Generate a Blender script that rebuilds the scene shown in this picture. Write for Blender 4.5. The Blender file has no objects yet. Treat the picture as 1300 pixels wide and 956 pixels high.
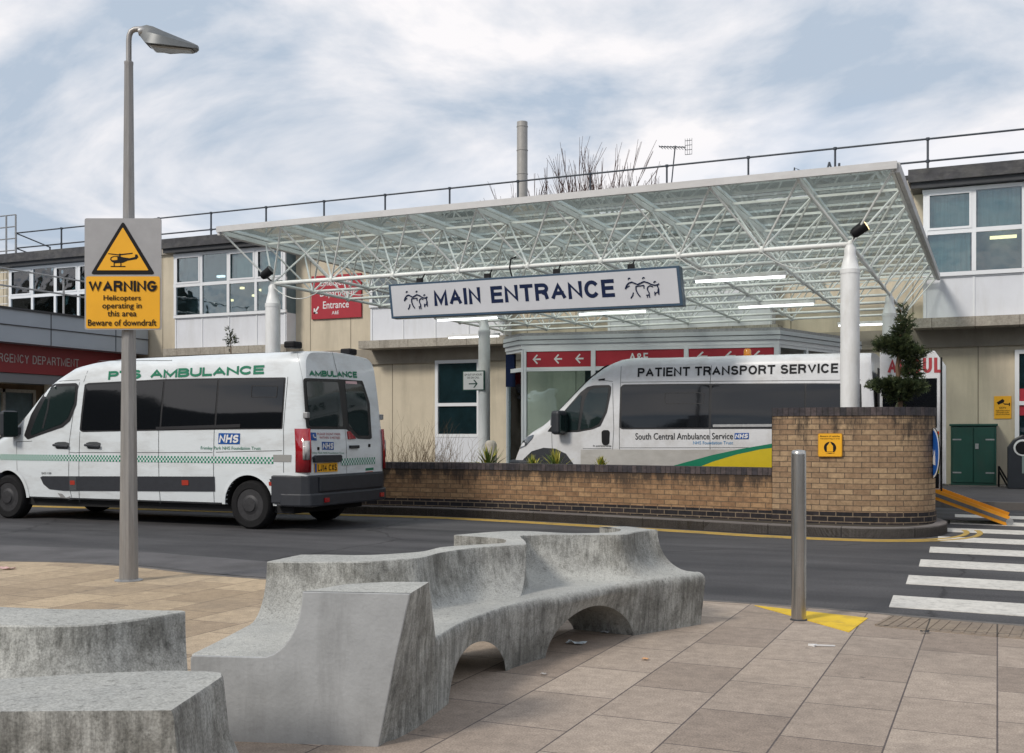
import bpy, bmesh, math, random
from mathutils import Vector, Matrix, Euler
random.seed(7)
R = math.radians
sc = bpy.context.scene
COL = sc.collection
# ------------------------------------------------------------------ camera, sky, sun, exposure
TH = R(24.06); HC = 1.30; FPX = 1380.0; CX = 650.0; HY = 550.0
cam = bpy.data.objects.new('camera', bpy.data.cameras.new('camera')); COL.objects.link(cam)
cam.location = (0, 0, HC); cam.rotation_euler = (R(90), 0, TH)
cam.data.sensor_width = 36; cam.data.lens = 36*FPX/1300; cam.data.shift_y = 72/1300
cam.data.clip_start = 0.05; cam.data.clip_end = 2000
sc.camera = cam
SUN_EL, SUN_AZ = R(38), R(205)          # azimuth measured from +Y clockwise
w = bpy.data.worlds.new('World'); sc.world = w; w.use_nodes = True
nt = w.node_tree; nt.nodes.clear(); N = nt.nodes.new; L = nt.links.new
out = N('ShaderNodeOutputWorld'); mix = N('ShaderNodeMixShader')
bg1 = N('ShaderNodeBackground'); bg2 = N('ShaderNodeBackground')
sky = N('ShaderNodeTexSky'); sky.sky_type = 'NISHITA'; sky.sun_disc = False
sky.sun_elevation = SUN_EL; sky.sun_rotation = SUN_AZ; sky.air_density = 1.0; sky.dust_density = 1.5
L(sky.outputs[0], bg1.inputs[0]); bg1.inputs[1].default_value = 0.115
tc = N('ShaderNodeTexCoord'); sep = N('ShaderNodeSeparateXYZ'); L(tc.outputs['Generated'], sep.inputs[0])
mx = N('ShaderNodeMath'); mx.operation = 'MAXIMUM'; L(sep.outputs[2], mx.inputs[0]); mx.inputs[1].default_value = 0.0
ad = N('ShaderNodeMath'); ad.operation = 'ADD'; L(mx.outputs[0], ad.inputs[0]); ad.inputs[1].default_value = 0.22
dx = N('ShaderNodeMath'); dx.operation = 'DIVIDE'; L(sep.outputs[0], dx.inputs[0]); L(ad.outputs[0], dx.inputs[1])
dy = N('ShaderNodeMath'); dy.operation = 'DIVIDE'; L(sep.outputs[1], dy.inputs[0]); L(ad.outputs[0], dy.inputs[1])
cmb = N('ShaderNodeCombineXYZ'); L(dx.outputs[0], cmb.inputs[0]); L(dy.outputs[0], cmb.inputs[1]); cmb.inputs[2].default_value = 3.7
n1 = N('ShaderNodeTexNoise'); n1.inputs['Scale'].default_value = 0.95; n1.inputs['Detail'].default_value = 9; n1.inputs['Roughness'].default_value = 0.5
n1.inputs['Distortion'].default_value = 0.25
L(cmb.outputs[0], n1.inputs['Vector'])
rp = N('ShaderNodeValToRGB'); L(n1.outputs[0], rp.inputs[0])
rp.color_ramp.elements[0].position = 0.36; rp.color_ramp.elements[0].color = (0.82,)*3+(1,)
rp.color_ramp.elements[1].position = 0.50; rp.color_ramp.elements[1].color = (1,)*3+(1,)
n2 = N('ShaderNodeTexNoise'); n2.inputs['Scale'].default_value = 1.45; n2.inputs['Detail'].default_value = 10; n2.inputs['Roughness'].default_value = 0.56; n2.inputs['Distortion'].default_value = 0.35
L(cmb.outputs[0], n2.inputs['Vector'])
rc = N('ShaderNodeValToRGB'); L(n2.outputs[0], rc.inputs[0])
rc.color_ramp.elements[0].position = 0.43; rc.color_ramp.elements[0].color = (0.33, 0.39, 0.47, 1)
rc.color_ramp.elements[1].position = 0.59; rc.color_ramp.elements[1].color = (0.67, 0.655, 0.665, 1)
L(rc.outputs[0], bg2.inputs[0]); bg2.inputs[1].default_value = 1.0
L(rp.outputs[0], mix.inputs[0]); L(bg1.outputs[0], mix.inputs[1]); L(bg2.outputs[0], mix.inputs[2]); L(mix.outputs[0], out.inputs[0])
sun = bpy.data.objects.new('sun', bpy.data.lights.new('sun', 'SUN')); COL.objects.link(sun)
sun.data.energy = 1.6; sun.data.angle = R(12); sun.data.color = (1, 0.93, 0.84)
sd = Vector((math.sin(SUN_AZ)*math.cos(SUN_EL), math.cos(SUN_AZ)*math.cos(SUN_EL), math.sin(SUN_EL)))
sun.rotation_euler = sd.to_track_quat('Z', 'Y').to_euler(); sun.location = (0, -5, 20)
sc.view_settings.view_transform = 'Standard'; sc.view_settings.look = 'None'
sc.view_settings.exposure = 0.55; sc.view_settings.gamma = 1.0; sc.view_settings.use_curve_mapping = False
sc.cycles.use_denoising = True; sc.cycles.transparent_max_bounces = 24; sc.cycles.max_bounces = 8

# ------------------------------------------------------------------ measuring helpers (photo px on a real plane)
ct, st = math.cos(TH), math.sin(TH)
def cw(xc, d): return (-st*d+ct*xc, ct*d+st*xc)
def tz(px, py): return (px-CX)/FPX, (HY-py)/FPX
def onY(px, py, Y):
    t, s = tz(px, py); D = Y/(ct+st*t); x, y = cw(t*D, D); return Vector((x, Y, HC+s*D))
def onX(px, py, X):
    t, s = tz(px, py); D = X/(-st+ct*t); x, y = cw(t*D, D); return Vector((X, y, HC+s*D))
def onZ(px, py, Z=0.0):
    t, s = tz(px, py); D = (Z-HC)/s; x, y = cw(t*D, D); return Vector((x, y, Z))

# ------------------------------------------------------------------ materials
MATS = {}
def mat(name, col, rough=0.6, metal=0.0, var=0.0, scale=8.0, bump=0.0, bscale=60, spec=0.5, coat=0.0, emis=None, estr=0, ior=1.5,
        dirt=None, dirt_amt=0.0, dirt_scale=(3, 3, 3), stretch=None):
    if name in MATS: return MATS[name]
    m = bpy.data.materials.new(name); m.use_nodes = True; t = m.node_tree; b = t.nodes['Principled BSDF']
    b.inputs['Base Color'].default_value = (*col, 1); b.inputs['Roughness'].default_value = rough
    b.inputs['Metallic'].default_value = metal; b.inputs['Specular IOR Level'].default_value = spec; b.inputs['IOR'].default_value = ior
    b.inputs['Coat Weight'].default_value = coat; b.inputs['Coat Roughness'].default_value = 0.05
    if emis: b.inputs['Emission Color'].default_value = (*emis, 1); b.inputs['Emission Strength'].default_value = estr
    n = t.nodes.new; l = t.links.new
    cur = None
    if var or bump or dirt_amt:
        co = n('ShaderNodeTexCoord')
    if var:
        mp = n('ShaderNodeMapping'); l(co.outputs['Object'], mp.inputs[0])
        if stretch: mp.inputs['Scale'].default_value = stretch
        ns = n('ShaderNodeTexNoise'); ns.inputs['Scale'].default_value = scale; ns.inputs['Detail'].default_value = 8
        ns.inputs['Roughness'].default_value = 0.65; l(mp.outputs[0], ns.inputs['Vector'])
        r = n('ShaderNodeValToRGB'); l(ns.outputs[0], r.inputs[0])
        r.color_ramp.elements[0].position = 0.3; r.color_ramp.elements[1].position = 0.7
        r.color_ramp.elements[0].color = (*[max(0, c*(1-var)) for c in col], 1)
        r.color_ramp.elements[1].color = (*[min(1, c*(1+var)) for c in col], 1)
        cur = r.outputs[0]
    if dirt_amt:
        mp = n('ShaderNodeMapping'); l(co.outputs['Object'], mp.inputs[0]); mp.inputs['Scale'].default_value = dirt_scale
        ns = n('ShaderNodeTexNoise'); ns.inputs['Scale'].default_value = 1; ns.inputs['Detail'].default_value = 10; ns.inputs['Roughness'].default_value = 0.7
        l(mp.outputs[0], ns.inputs['Vector'])
        r = n('ShaderNodeValToRGB'); l(ns.outputs[0], r.inputs[0]); r.color_ramp.elements[0].position = 0.47; r.color_ramp.elements[1].position = 0.72
        r.color_ramp.elements[0].color = (0, 0, 0, 1); r.color_ramp.elements[1].color = (dirt_amt,)*3+(1,)
        mxn = n('ShaderNodeMix'); mxn.data_type = 'RGBA'; l(r.outputs[0], mxn.inputs[0])
        if cur: l(cur, mxn.inputs[6])
        else: mxn.inputs[6].default_value = (*col, 1)
        mxn.inputs[7].default_value = (*dirt, 1); cur = mxn.outputs[2]
    if cur: l(cur, b.inputs['Base Color'])
    if bump:
        ns = n('ShaderNodeTexNoise'); ns.inputs['Scale'].default_value = bscale; ns.inputs['Detail'].default_value = 6; l(co.outputs['Object'], ns.inputs['Vector'])
        bp = n('ShaderNodeBump'); bp.inputs['Strength'].default_value = bump; bp.inputs['Distance'].default_value = 0.02
        l(ns.outputs[0], bp.inputs['Height']); l(bp.outputs[0], b.inputs['Normal'])
    MATS[name] = m; return m
def glass(name, tint, refl=0.06, ior=1.45, rough=0.02, wave=0.25, dust=None):
    if name in MATS: return MATS[name]
    m = bpy.data.materials.new(name); m.use_nodes = True; t = m.node_tree; t.nodes.clear(); n = t.nodes.new; l = t.links.new
    o = n('ShaderNodeOutputMaterial'); mxs = n('ShaderNodeMixShader'); tr = n('ShaderNodeBsdfTransparent'); gl = n('ShaderNodeBsdfGlossy')
    fr = n('ShaderNodeFresnel'); fr.inputs[0].default_value = ior; ad = n('ShaderNodeMath'); ad.operation = 'ADD'; ad.use_clamp = True
    l(fr.outputs[0], ad.inputs[0]); ad.inputs[1].default_value = refl
    tr.inputs[0].default_value = (*tint, 1); gl.inputs['Roughness'].default_value = rough; gl.inputs[0].default_value = (0.95, 0.97, 1, 1)
    if wave:
        co = n('ShaderNodeTexCoord'); ns = n('ShaderNodeTexNoise'); ns.inputs['Scale'].default_value = 1.3; l(co.outputs['Object'], ns.inputs['Vector'])
        bp = n('ShaderNodeBump'); bp.inputs['Strength'].default_value = wave; bp.inputs['Distance'].default_value = 0.05; l(ns.outputs[0], bp.inputs['Height']); l(bp.outputs[0], gl.inputs['Normal'])
    if dust:
        tl = n('ShaderNodeBsdfTranslucent'); tl.inputs[0].default_value = (*dust[1], 1); m0 = n('ShaderNodeMixShader'); m0.inputs[0].default_value = dust[0]; l(tr.outputs[0], m0.inputs[1]); l(tl.outputs[0], m0.inputs[2]); trs = m0.outputs[0]
    else: trs = tr.outputs[0]
    l(ad.outputs[0], mxs.inputs[0]); l(trs, mxs.inputs[1]); l(gl.outputs[0], mxs.inputs[2]); l(mxs.outputs[0], o.inputs[0])
    MATS[name] = m; return m

def brickmat(name, c1, c2, mortar, bw, bh, uv=True, ms=0.008, offset=0.5, swap=False, bias=0.0, bump=0.3, stain=None, stain_scale=(1.2, 6), rough=0.85, fine=0.18, regional=None, grain=False, drip=None):
    m = bpy.data.materials.new(name); m.use_nodes = True; t = m.node_tree; b = t.nodes['Principled BSDF']; n = t.nodes.new; l = t.links.new
    co = n('ShaderNodeTexCoord'); src = co.outputs['UV' if uv else 'Object']
    if swap:
        s = n('ShaderNodeSeparateXYZ'); c = n('ShaderNodeCombineXYZ'); l(src, s.inputs[0]); l(s.outputs[0], c.inputs[1]); l(s.outputs[1], c.inputs[0]); src2 = c.outputs[0]
    else: src2 = src
    br = n('ShaderNodeTexBrick'); l(src2, br.inputs['Vector']); br.offset = offset
    br.inputs['Color1'].default_value = (*c1, 1); br.inputs['Color2'].default_value = (*c2, 1); br.inputs['Mortar'].default_value = (*mortar, 1)
    br.inputs['Scale'].default_value = 1; br.inputs['Brick Width'].default_value = bw; br.inputs['Row Height'].default_value = bh
    br.inputs['Mortar Size'].default_value = ms; br.inputs['Mortar Smooth'].default_value = 0.3; br.inputs['Bias'].default_value = bias
    ns = n('ShaderNodeTexNoise'); ns.inputs['Scale'].default_value = 14; ns.inputs['Detail'].default_value = 10; ns.inputs['Roughness'].default_value = 0.75; l(src, ns.inputs['Vector'])
    r = n('ShaderNodeValToRGB'); l(ns.outputs[0], r.inputs[0]); r.color_ramp.elements[0].position = 0.3; r.color_ramp.elements[1].position = 0.7
    r.color_ramp.elements[0].color = (1-fine*2,)*3+(1,); r.color_ramp.elements[1].color = (1+fine,)*3+(1,)
    mu = n('ShaderNodeMix'); mu.data_type = 'RGBA'; mu.blend_type = 'MULTIPLY'; mu.inputs[0].default_value = 1; l(br.outputs[0], mu.inputs[6]); l(r.outputs[0], mu.inputs[7]); cur = mu.outputs[2]
    if regional:
        nr = n('ShaderNodeTexNoise'); nr.inputs['Scale'].default_value = 0.28; nr.inputs['Detail'].default_value = 4; l(src, nr.inputs['Vector'])
        sx = n('ShaderNodeSeparateXYZ'); l(src, sx.inputs[0]); mr = n('ShaderNodeMapRange'); l(sx.outputs[0], mr.inputs[0]); mr.inputs[1].default_value = -5.5; mr.inputs[2].default_value = -2.5
        aa = n('ShaderNodeMath'); aa.operation = 'ADD'; l(mr.outputs[0], aa.inputs[0]); l(nr.outputs[0], aa.inputs[1]); sb = n('ShaderNodeMath'); sb.operation = 'SUBTRACT'; sb.use_clamp = True
        l(aa.outputs[0], sb.inputs[0]); sb.inputs[1].default_value = 0.5
        m2 = n('ShaderNodeMix'); m2.data_type = 'RGBA'; m2.blend_type = 'MULTIPLY'; l(sb.outputs[0], m2.inputs[0]); l(cur, m2.inputs[6]); m2.inputs[7].default_value = (*regional, 1); cur = m2.outputs[2]
    if grain:
        ng = n('ShaderNodeTexNoise'); ng.inputs['Scale'].default_value = 120; ng.inputs['Detail'].default_value = 3; l(src, ng.inputs['Vector'])
        rg = n('ShaderNodeValToRGB'); l(ng.outputs[0], rg.inputs[0]); rg.color_ramp.elements[0].position = .35; rg.color_ramp.elements[1].position = .65
        rg.color_ramp.elements[0].color = (.78,)*3+(1,); rg.color_ramp.elements[1].color = (1.2,)*3+(1,)
        mg = n('ShaderNodeMix'); mg.data_type = 'RGBA'; mg.blend_type = 'MULTIPLY'; mg.inputs[0].default_value = 1; l(cur, mg.inputs[6]); l(rg.outputs[0], mg.inputs[7]); cur = mg.outputs[2]
        vg = n('ShaderNodeTexVoronoi'); vg.inputs['Scale'].default_value = 1.9; l(src, vg.inputs['Vector']); cg = n('ShaderNodeMapRange'); l(vg.outputs['Distance'], cg.inputs[0]); cg.inputs[1].default_value = .025; cg.inputs[2].default_value = .045; cg.inputs[3].default_value = .55; cg.inputs[4].default_value = 1
        mh = n('ShaderNodeMix'); mh.data_type = 'RGBA'; mh.blend_type = 'MULTIPLY'; mh.inputs[0].default_value = 1; l(cur, mh.inputs[6]); l(cg.outputs[0], mh.inputs[7]); cur = mh.outputs[2]
    if drip:
        sv = n('ShaderNodeSeparateXYZ'); l(src, sv.inputs[0]); mp = n('ShaderNodeMapping'); mp.inputs['Scale'].default_value = (5, 1.2, 1); l(src, mp.inputs[0])
        nd = n('ShaderNodeTexNoise'); nd.inputs['Scale'].default_value = 1; nd.inputs['Detail'].default_value = 10; nd.inputs['Roughness'].default_value = .75; l(mp.outputs[0], nd.inputs['Vector'])
        mr = n('ShaderNodeMapRange'); l(sv.outputs[1], mr.inputs[0]); mr.inputs[1].default_value = drip[0]; mr.inputs[2].default_value = drip[1]; mr.inputs[3].default_value = -.12; mr.inputs[4].default_value = .14
        ad_ = n('ShaderNodeMath'); ad_.operation = 'ADD'; l(nd.outputs[0], ad_.inputs[0]); l(mr.outputs[0], ad_.inputs[1])
        rd = n('ShaderNodeValToRGB'); l(ad_.outputs[0], rd.inputs[0]); rd.color_ramp.elements[0].position = .50; rd.color_ramp.elements[1].position = .64
        rd.color_ramp.elements[0].color = (0,)*3+(1,); rd.color_ramp.elements[1].color = (.88,)*3+(1,)
        md_ = n('ShaderNodeMix'); md_.data_type = 'RGBA'; l(rd.outputs[0], md_.inputs[0]); l(cur, md_.inputs[6]); md_.inputs[7].default_value = (.035, .028, .024, 1); cur = md_.outputs[2]
    if stain:
        mp = n('ShaderNodeMapping'); mp.inputs['Scale'].default_value = (stain_scale[0], stain_scale[1], 1); l(src, mp.inputs[0])
        n3 = n('ShaderNodeTexNoise'); n3.inputs['Scale'].default_value = 1; n3.inputs['Detail'].default_value = 9; n3.inputs['Roughness'].default_value = 0.7; l(mp.outputs[0], n3.inputs['Vector'])
        r3 = n('ShaderNodeValToRGB'); l(n3.outputs[0], r3.inputs[0]); r3.color_ramp.elements[0].position = 0.5; r3.color_ramp.elements[1].position = 0.75
        r3.color_ramp.elements[0].color = (0,)*3+(1,); r3.color_ramp.elements[1].color = (stain[3],)*3+(1,)
        m3 = n('ShaderNodeMix'); m3.data_type = 'RGBA'; l(r3.outputs[0], m3.inputs[0]); l(cur, m3.inputs[6]); m3.inputs[7].default_value = (*stain[:3], 1); cur = m3.outputs[2]
    l(cur, b.inputs['Base Color']); b.inputs['Roughness'].default_value = rough; b.inputs['Specular IOR Level'].default_value = 0.3
    bp = n('ShaderNodeBump'); bp.inputs['Strength'].default_value = bump; bp.inputs['Distance'].default_value = 0.01; bp.invert = True
    l(br.outputs['Fac'], bp.inputs['Height']); bp2 = n('ShaderNodeBump'); bp2.inputs['Strength'].default_value = bump*0.8; bp2.inputs['Distance'].default_value = 0.01
    l(ns.outputs[0], bp2.inputs['Height']); l(bp.outputs[0], bp2.inputs['Normal']); l(bp2.outputs[0], b.inputs['Normal'])
    MATS[name] = m; return m

# ------------------------------------------------------------------ objects helpers
def tag(o, label=None, cat=None, group=None, kind=None):
    if label: o['label'] = label
    if cat: o['category'] = cat
    if group: o['group'] = group
    if kind: o['kind'] = kind
    return o
def empty(name, loc=(0, 0, 0), rz=0, parent=None):
    o = bpy.data.objects.new(name, None); COL.objects.link(o); o.location = loc; o.rotation_euler = (0, 0, rz); o.empty_display_size = 0.1
    if parent: o.parent = parent
    return o
def thing(name, label, cat, loc=(0, 0, 0), rz=0, group=None): return tag(empty(name, loc, rz), label, cat, group)
class MB:
    def __init__(s, off=(0, 0, 0)): s.v = []; s.f = []; s.m = []; s.uv = {}; s.off = Vector(off)
    def add(s, vs, fs, m=0, uvs=None):
        b = len(s.v); s.v += [Vector(p) for p in vs]
        for k, f in enumerate(fs):
            if uvs: s.uv[len(s.f)] = uvs[k]
            s.f.append([b+i for i in f]); s.m.append(m)
        return s
    def box(s, x0, x1, y0, y1, z0, z1, m=0):
        vs = [(x0,y0,z0),(x1,y0,z0),(x1,y1,z0),(x0,y1,z0),(x0,y0,z1),(x1,y0,z1),(x1,y1,z1),(x0,y1,z1)]
        return s.add(vs, [(0,3,2,1),(4,5,6,7),(0,1,5,4),(1,2,6,5),(2,3,7,6),(3,0,4,7)], m)
    def bar(s, p, q, r, n=6, r2=None, m=0, caps=True):
        p, q = Vector(p), Vector(q); d = q-p
        if d.length < 1e-6: return s
        d.normalize(); a = d.orthogonal().normalized(); b = d.cross(a); r2 = r if r2 is None else r2; vs = []
        for c, rr in ((p, r), (q, r2)):
            for k in range(n):
                an = 2*math.pi*k/n; vs.append(c+a*math.cos(an)*rr+b*math.sin(an)*rr)
        fs = [(k, (k+1) % n, n+(k+1) % n, n+k) for k in range(n)]
        if caps: fs += [tuple(range(n-1, -1, -1)), tuple(range(n, 2*n))]
        return s.add(vs, fs, m)
    def beam(s, p, q, wd, ht, up=(0, 0, 1), m=0):
        p, q = Vector(p), Vector(q); d = (q-p).normalized(); up = Vector(up); a = d.cross(up).normalized(); b = a.cross(d).normalized(); vs = []
        for c in (p, q):
            for i, j in ((-1,-1),(1,-1),(1,1),(-1,1)): vs.append(c+a*(i*wd/2)+b*(j*ht/2))
        return s.add(vs, [(0,1,2,3),(7,6,5,4),(0,4,5,1),(1,5,6,2),(2,6,7,3),(3,7,4,0)], m)
    def tube(s, pts, r, n=6, m=0):
        pts = [Vector(p) for p in pts]; rings = []; prev = None
        rr = r if isinstance(r, (list, tuple)) else [r]*len(pts)
        for i, p in enumerate(pts):
            d = (pts[min(i+1, len(pts)-1)]-pts[max(i-1, 0)]).normalized()
            a = d.orthogonal().normalized() if prev is None else (prev-d*prev.dot(d)).normalized()
            prev = a; b = d.cross(a); rings.append([p+a*math.cos(2*math.pi*k/n)*rr[i]+b*math.sin(2*math.pi*k/n)*rr[i] for k in range(n)])
        vs = [v for g in rings for v in g]; fs = []
        for i in range(len(pts)-1):
            for k in range(n): fs.append((i*n+k, i*n+(k+1) % n, (i+1)*n+(k+1) % n, (i+1)*n+k))
        fs += [tuple(range(n-1, -1, -1)), tuple(range((len(pts)-1)*n, len(pts)*n))]
        return s.add(vs, fs, m)
    def lathe(s, prof, c, axis='z', n=24, m=0):
        vs = []; c = Vector(c)
        for r, h in prof:
            for k in range(n):
                a = 2*math.pi*k/n; x, y = r*math.cos(a), r*math.sin(a)
                vs.append(c+(Vector((x, y, h)) if axis == 'z' else Vector((x, h, y)) if axis == 'y' else Vector((h, x, y))))
        fs = []
        for i in range(len(prof)-1):
            for k in range(n): fs.append((i*n+k, i*n+(k+1) % n, (i+1)*n+(k+1) % n, (i+1)*n+k))
        fs.append(tuple(range(n-1, -1, -1))); fs.append(tuple(range((len(prof)-1)*n, len(prof)*n)))
        return s.add(vs, fs, m)
    def prism(s, poly, z0, z1, m=0):
        n = len(poly); vs = [(x, y, z0) for x, y in poly]+[(x, y, z1) for x, y in poly]
        return s.add(vs, [tuple(range(n-1, -1, -1)), tuple(range(n, 2*n))]+[(k, (k+1) % n, n+(k+1) % n, n+k) for k in range(n)], m)
    def sheet(s, poly3, thick, m=0):          # planar polygon pushed along `thick` vector
        n = len(poly3); t = Vector(thick); vs = [Vector(p) for p in poly3]+[Vector(p)+t for p in poly3]
        return s.add(vs, [tuple(range(n)), tuple(range(2*n-1, n-1, -1))]+[(k, n+k, n+(k+1) % n, (k+1) % n) for k in range(n)], m)
    def build(s, name, mats, parent=None, smooth=None, bevel=0):
        me = bpy.data.meshes.new(name); mats = mats if isinstance(mats, (list, tuple)) else [mats]
        pv = Vector((0, 0, 0)) if parent is not None else s.off
        me.from_pydata([v-pv for v in s.v], [], s.f)
        for m in mats: me.materials.append(m)
        if len(mats) > 1: me.polygons.foreach_set('material_index', s.m)
        if s.uv:
            ul = me.uv_layers.new(name='UVMap')
            for fi, us in s.uv.items():
                for li, u in zip(me.polygons[fi].loop_indices, us): ul.data[li].uv = u
        me.validate(); bm = bmesh.new(); bm.from_mesh(me); bmesh.ops.recalc_face_normals(bm, faces=bm.faces); bm.to_mesh(me); bm.free()
        o = bpy.data.objects.new(name, me); COL.objects.link(o); o.location = pv
        if parent is not None: o.parent = parent
        if smooth is not None:
            me.shade_smooth(); me.set_sharp_from_angle(angle=R(smooth))
        if bevel:
            md = o.modifiers.new('bevel', 'BEVEL'); md.width = bevel; md.segments = 2; md.limit_method = 'ANGLE'; md.angle_limit = R(40)
        return o
def meshobj(name, vs, fs, m, parent=None, smooth=None):
    return MB().add(vs, fs).build(name, m, parent, smooth)
def copy_tree(o, parent=None, root=None):
    c = o.copy(); COL.objects.link(c)
    if parent is not None: c.parent = parent
    for ch in [x for x in list(bpy.data.objects) if x.parent is o]: copy_tree(ch, c)
    return c
def rpoly(pts, r, n=4):
    out = []; N_ = len(pts)
    for i in range(N_):
        p = Vector(pts[i]).to_2d(); a = Vector(pts[i-1]).to_2d(); b = Vector(pts[(i+1) % N_]).to_2d()
        da, db = (a-p), (b-p); rr = min(r, da.length*0.45, db.length*0.45)
        p0 = p+da.normalized()*rr; p1 = p+db.normalized()*rr
        for k in range(n+1):
            t = k/n; out.append(tuple((p0*(1-t)**2+p*2*t*(1-t)+p1*t*t)))
    return out
def patch(name, poly, f, m, parent, gx=0, gz=0, smooth=40, thick=0):
    bm = bmesh.new(); vs = [bm.verts.new((p[0], p[1], 0)) for p in poly]; bm.faces.new(vs)
    xs = [p[0] for p in poly]; zs = [p[1] for p in poly]
    for g, lo, hi, ax in ((gx, min(xs), max(xs), 0), (gz, min(zs), max(zs), 1)):
        if g:
            k = math.floor(lo/g)+1
            while k*g < hi-1e-5:
                co = [0, 0, 0]; co[ax] = k*g; no = [0, 0, 0]; no[ax] = 1
                bmesh.ops.bisect_plane(bm, geom=bm.verts[:]+bm.edges[:]+bm.faces[:], dist=1e-6, plane_co=co, plane_no=no); k += 1
    bmesh.ops.triangulate(bm, faces=[q for q in bm.faces if len(q.verts) > 4])
    for v in bm.verts: v.co = Vector(f(v.co.x, v.co.y))
    me = bpy.data.meshes.new(name); bm.to_mesh(me); bm.free(); me.materials.append(m)
    o = bpy.data.objects.new(name, me); COL.objects.link(o)
    if parent is not None: o.parent = parent
    if smooth: me.shade_smooth(); me.set_sharp_from_angle(angle=R(smooth))
    if thick:
        md = o.modifiers.new('solid', 'SOLIDIFY'); md.thickness = thick; md.offset = 0
    return o
_tc = {}
def textgeo(s, bold=0.0, res=3):
    k = (s, bold)
    if k in _tc: return _tc[k]
    cu = bpy.data.curves.new('t', 'FONT'); cu.body = s; cu.resolution_u = res; cu.offset = bold; cu.fill_mode = 'BOTH'; cu.align_x = 'CENTER'; cu.space_line = 0.85
    o = bpy.data.objects.new('t', cu); COL.objects.link(o); dg = bpy.context.evaluated_depsgraph_get(); me = bpy.data.meshes.new_from_object(o.evaluated_get(dg))
    vs = [(v.co.x, v.co.y) for v in me.vertices]; fs = [tuple(p.vertices) for p in me.polygons]
    bpy.data.objects.remove(o); bpy.data.curves.remove(cu); bpy.data.meshes.remove(me)
    x0 = min(v[0] for v in vs); x1 = max(v[0] for v in vs); y0 = min(v[1] for v in vs); y1 = max(v[1] for v in vs)
    vs = [((x-x0)/(x1-x0), (y-y0)/(y1-y0)) for x, y in vs]; _tc[k] = (vs, fs); return _tc[k]
def text(s, f, u0, u1, v0, v1, m, parent, bold=0.02, shear=0.0, name='lettering', slope=0.0, th=0):
    vs, fs = textgeo(s, bold); P = []
    for x, y in vs:
        u = u0+(u1-u0)*x+shear*(y-0.5)*(v1-v0); v = v0+(v1-v0)*y+slope*(x-0.5); P.append(f(u, v))
    o = MB().add(P, fs).build(name, m, parent)
    if th:
        md = o.modifiers.new('solid', 'SOLIDIFY'); md.thickness = th; md.offset = 0
    return o

def arc(cx, cy, rx, ry, a0, a1, n=8): return [(cx+rx*math.cos(R(a0+(a1-a0)*k/n)), cy+ry*math.sin(R(a0+(a1-a0)*k/n))) for k in range(n+1)]
GL = {
'A': (1.0, [[(0,0),(.5,1),(1,0)], [(.19,.34),(.81,.34)]]),
'B': (.86, [[(.0,0),(0,1),(.6,1)]+arc(.62,.765,.34,.235,90,-90)[1:]+[(0.06,.53)], [(.08,.53),(.6,.53)]+arc(.62,.265,.38,.265,90,-90)[1:]+[(.06,0)]]),
'C': (.95, [arc(.5,.5,.5,.5,38,322,18)]),
'D': (.92, [[(0,0),(0,1),(.5,1)]+arc(.5,.5,.5,.5,90,-90,12)[1:]+[(.08,0)]]),
'E': (.76, [[(1,1),(0,1),(0,0),(1,0)], [(.1,.52),(.9,.52)]]),
'F': (.72, [[(1,1),(0,1),(0,0)], [(.1,.5),(.85,.5)]]),
'G': (1.0, [arc(.5,.5,.5,.5,40,345,18)+[(1,.45),(.55,.45)]]),
'H': (.9, [[(0,0),(0,1)], [(1,0),(1,1)], [(.08,.52),(.92,.52)]]),
'I': (0.0, [[(0,0),(0,1)]]), 'J': (.6, [[(1,1),(1,.3)]+arc(.5,.3,.5,.3,0,-170,8)[1:]]),
'L': (.7, [[(0,1),(0,0),(1,0)]]),
'M': (1.12, [[(0,0),(0,1),(.5,.08),(1,1),(1,0)]]), 'N': (.9, [[(0,0),(0,1),(1,0),(1,1)]]),
'O': (1.0, [arc(.5,.5,.5,.5,90,450,22)]),
'P': (.82, [[(0,0),(0,1),(.55,1)]+arc(.62,.745,.38,.255,90,-90)[1:]+[(.08,.49)]]),
'R': (.88, [[(0,0),(0,1),(.55,1)]+arc(.62,.755,.36,.245,90,-90)[1:]+[(.08,.51)], [(.55,.46),(.85,.35),(.97,0)]]),
'S': (.84, [arc(.5,.75,.46,.25,25,180,9)+arc(.5,.75,.46,.25,180,255,4)[1:]+arc(.5,.25,.5,.27,75,0,4)+arc(.5,.27,.5,.27,0,-160,10)[1:]]),
'T': (.84, [[(0,1),(1,1)], [(.5,.9),(.5,0)]]), 'U': (.88, [[(0,1),(0,.38)]+arc(.5,.38,.5,.38,180,360,12)[1:]+[(1,1)]]),
'V': (.94, [[(0,1),(.5,0),(1,1)]]), 'W': (1.45, [[(0,1),(.25,0),(.5,1),(.75,0),(1,1)]]), 'X': (.9, [[(0,0),(1,1)], [(0,1),(.44,.56)], [(.56,.44),(1,0)]]), 'Y': (.9, [[(0,1),(.5,.48),(.5,0)], [(1,1),(.55,.52)]]),
'1': (.35, [[(0,.78),(1,1),(1,0)]]), '4': (.8, [[(.72,0),(.72,1),(0,.3),(1,.3)]]),
'H_': (0, [])}
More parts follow.
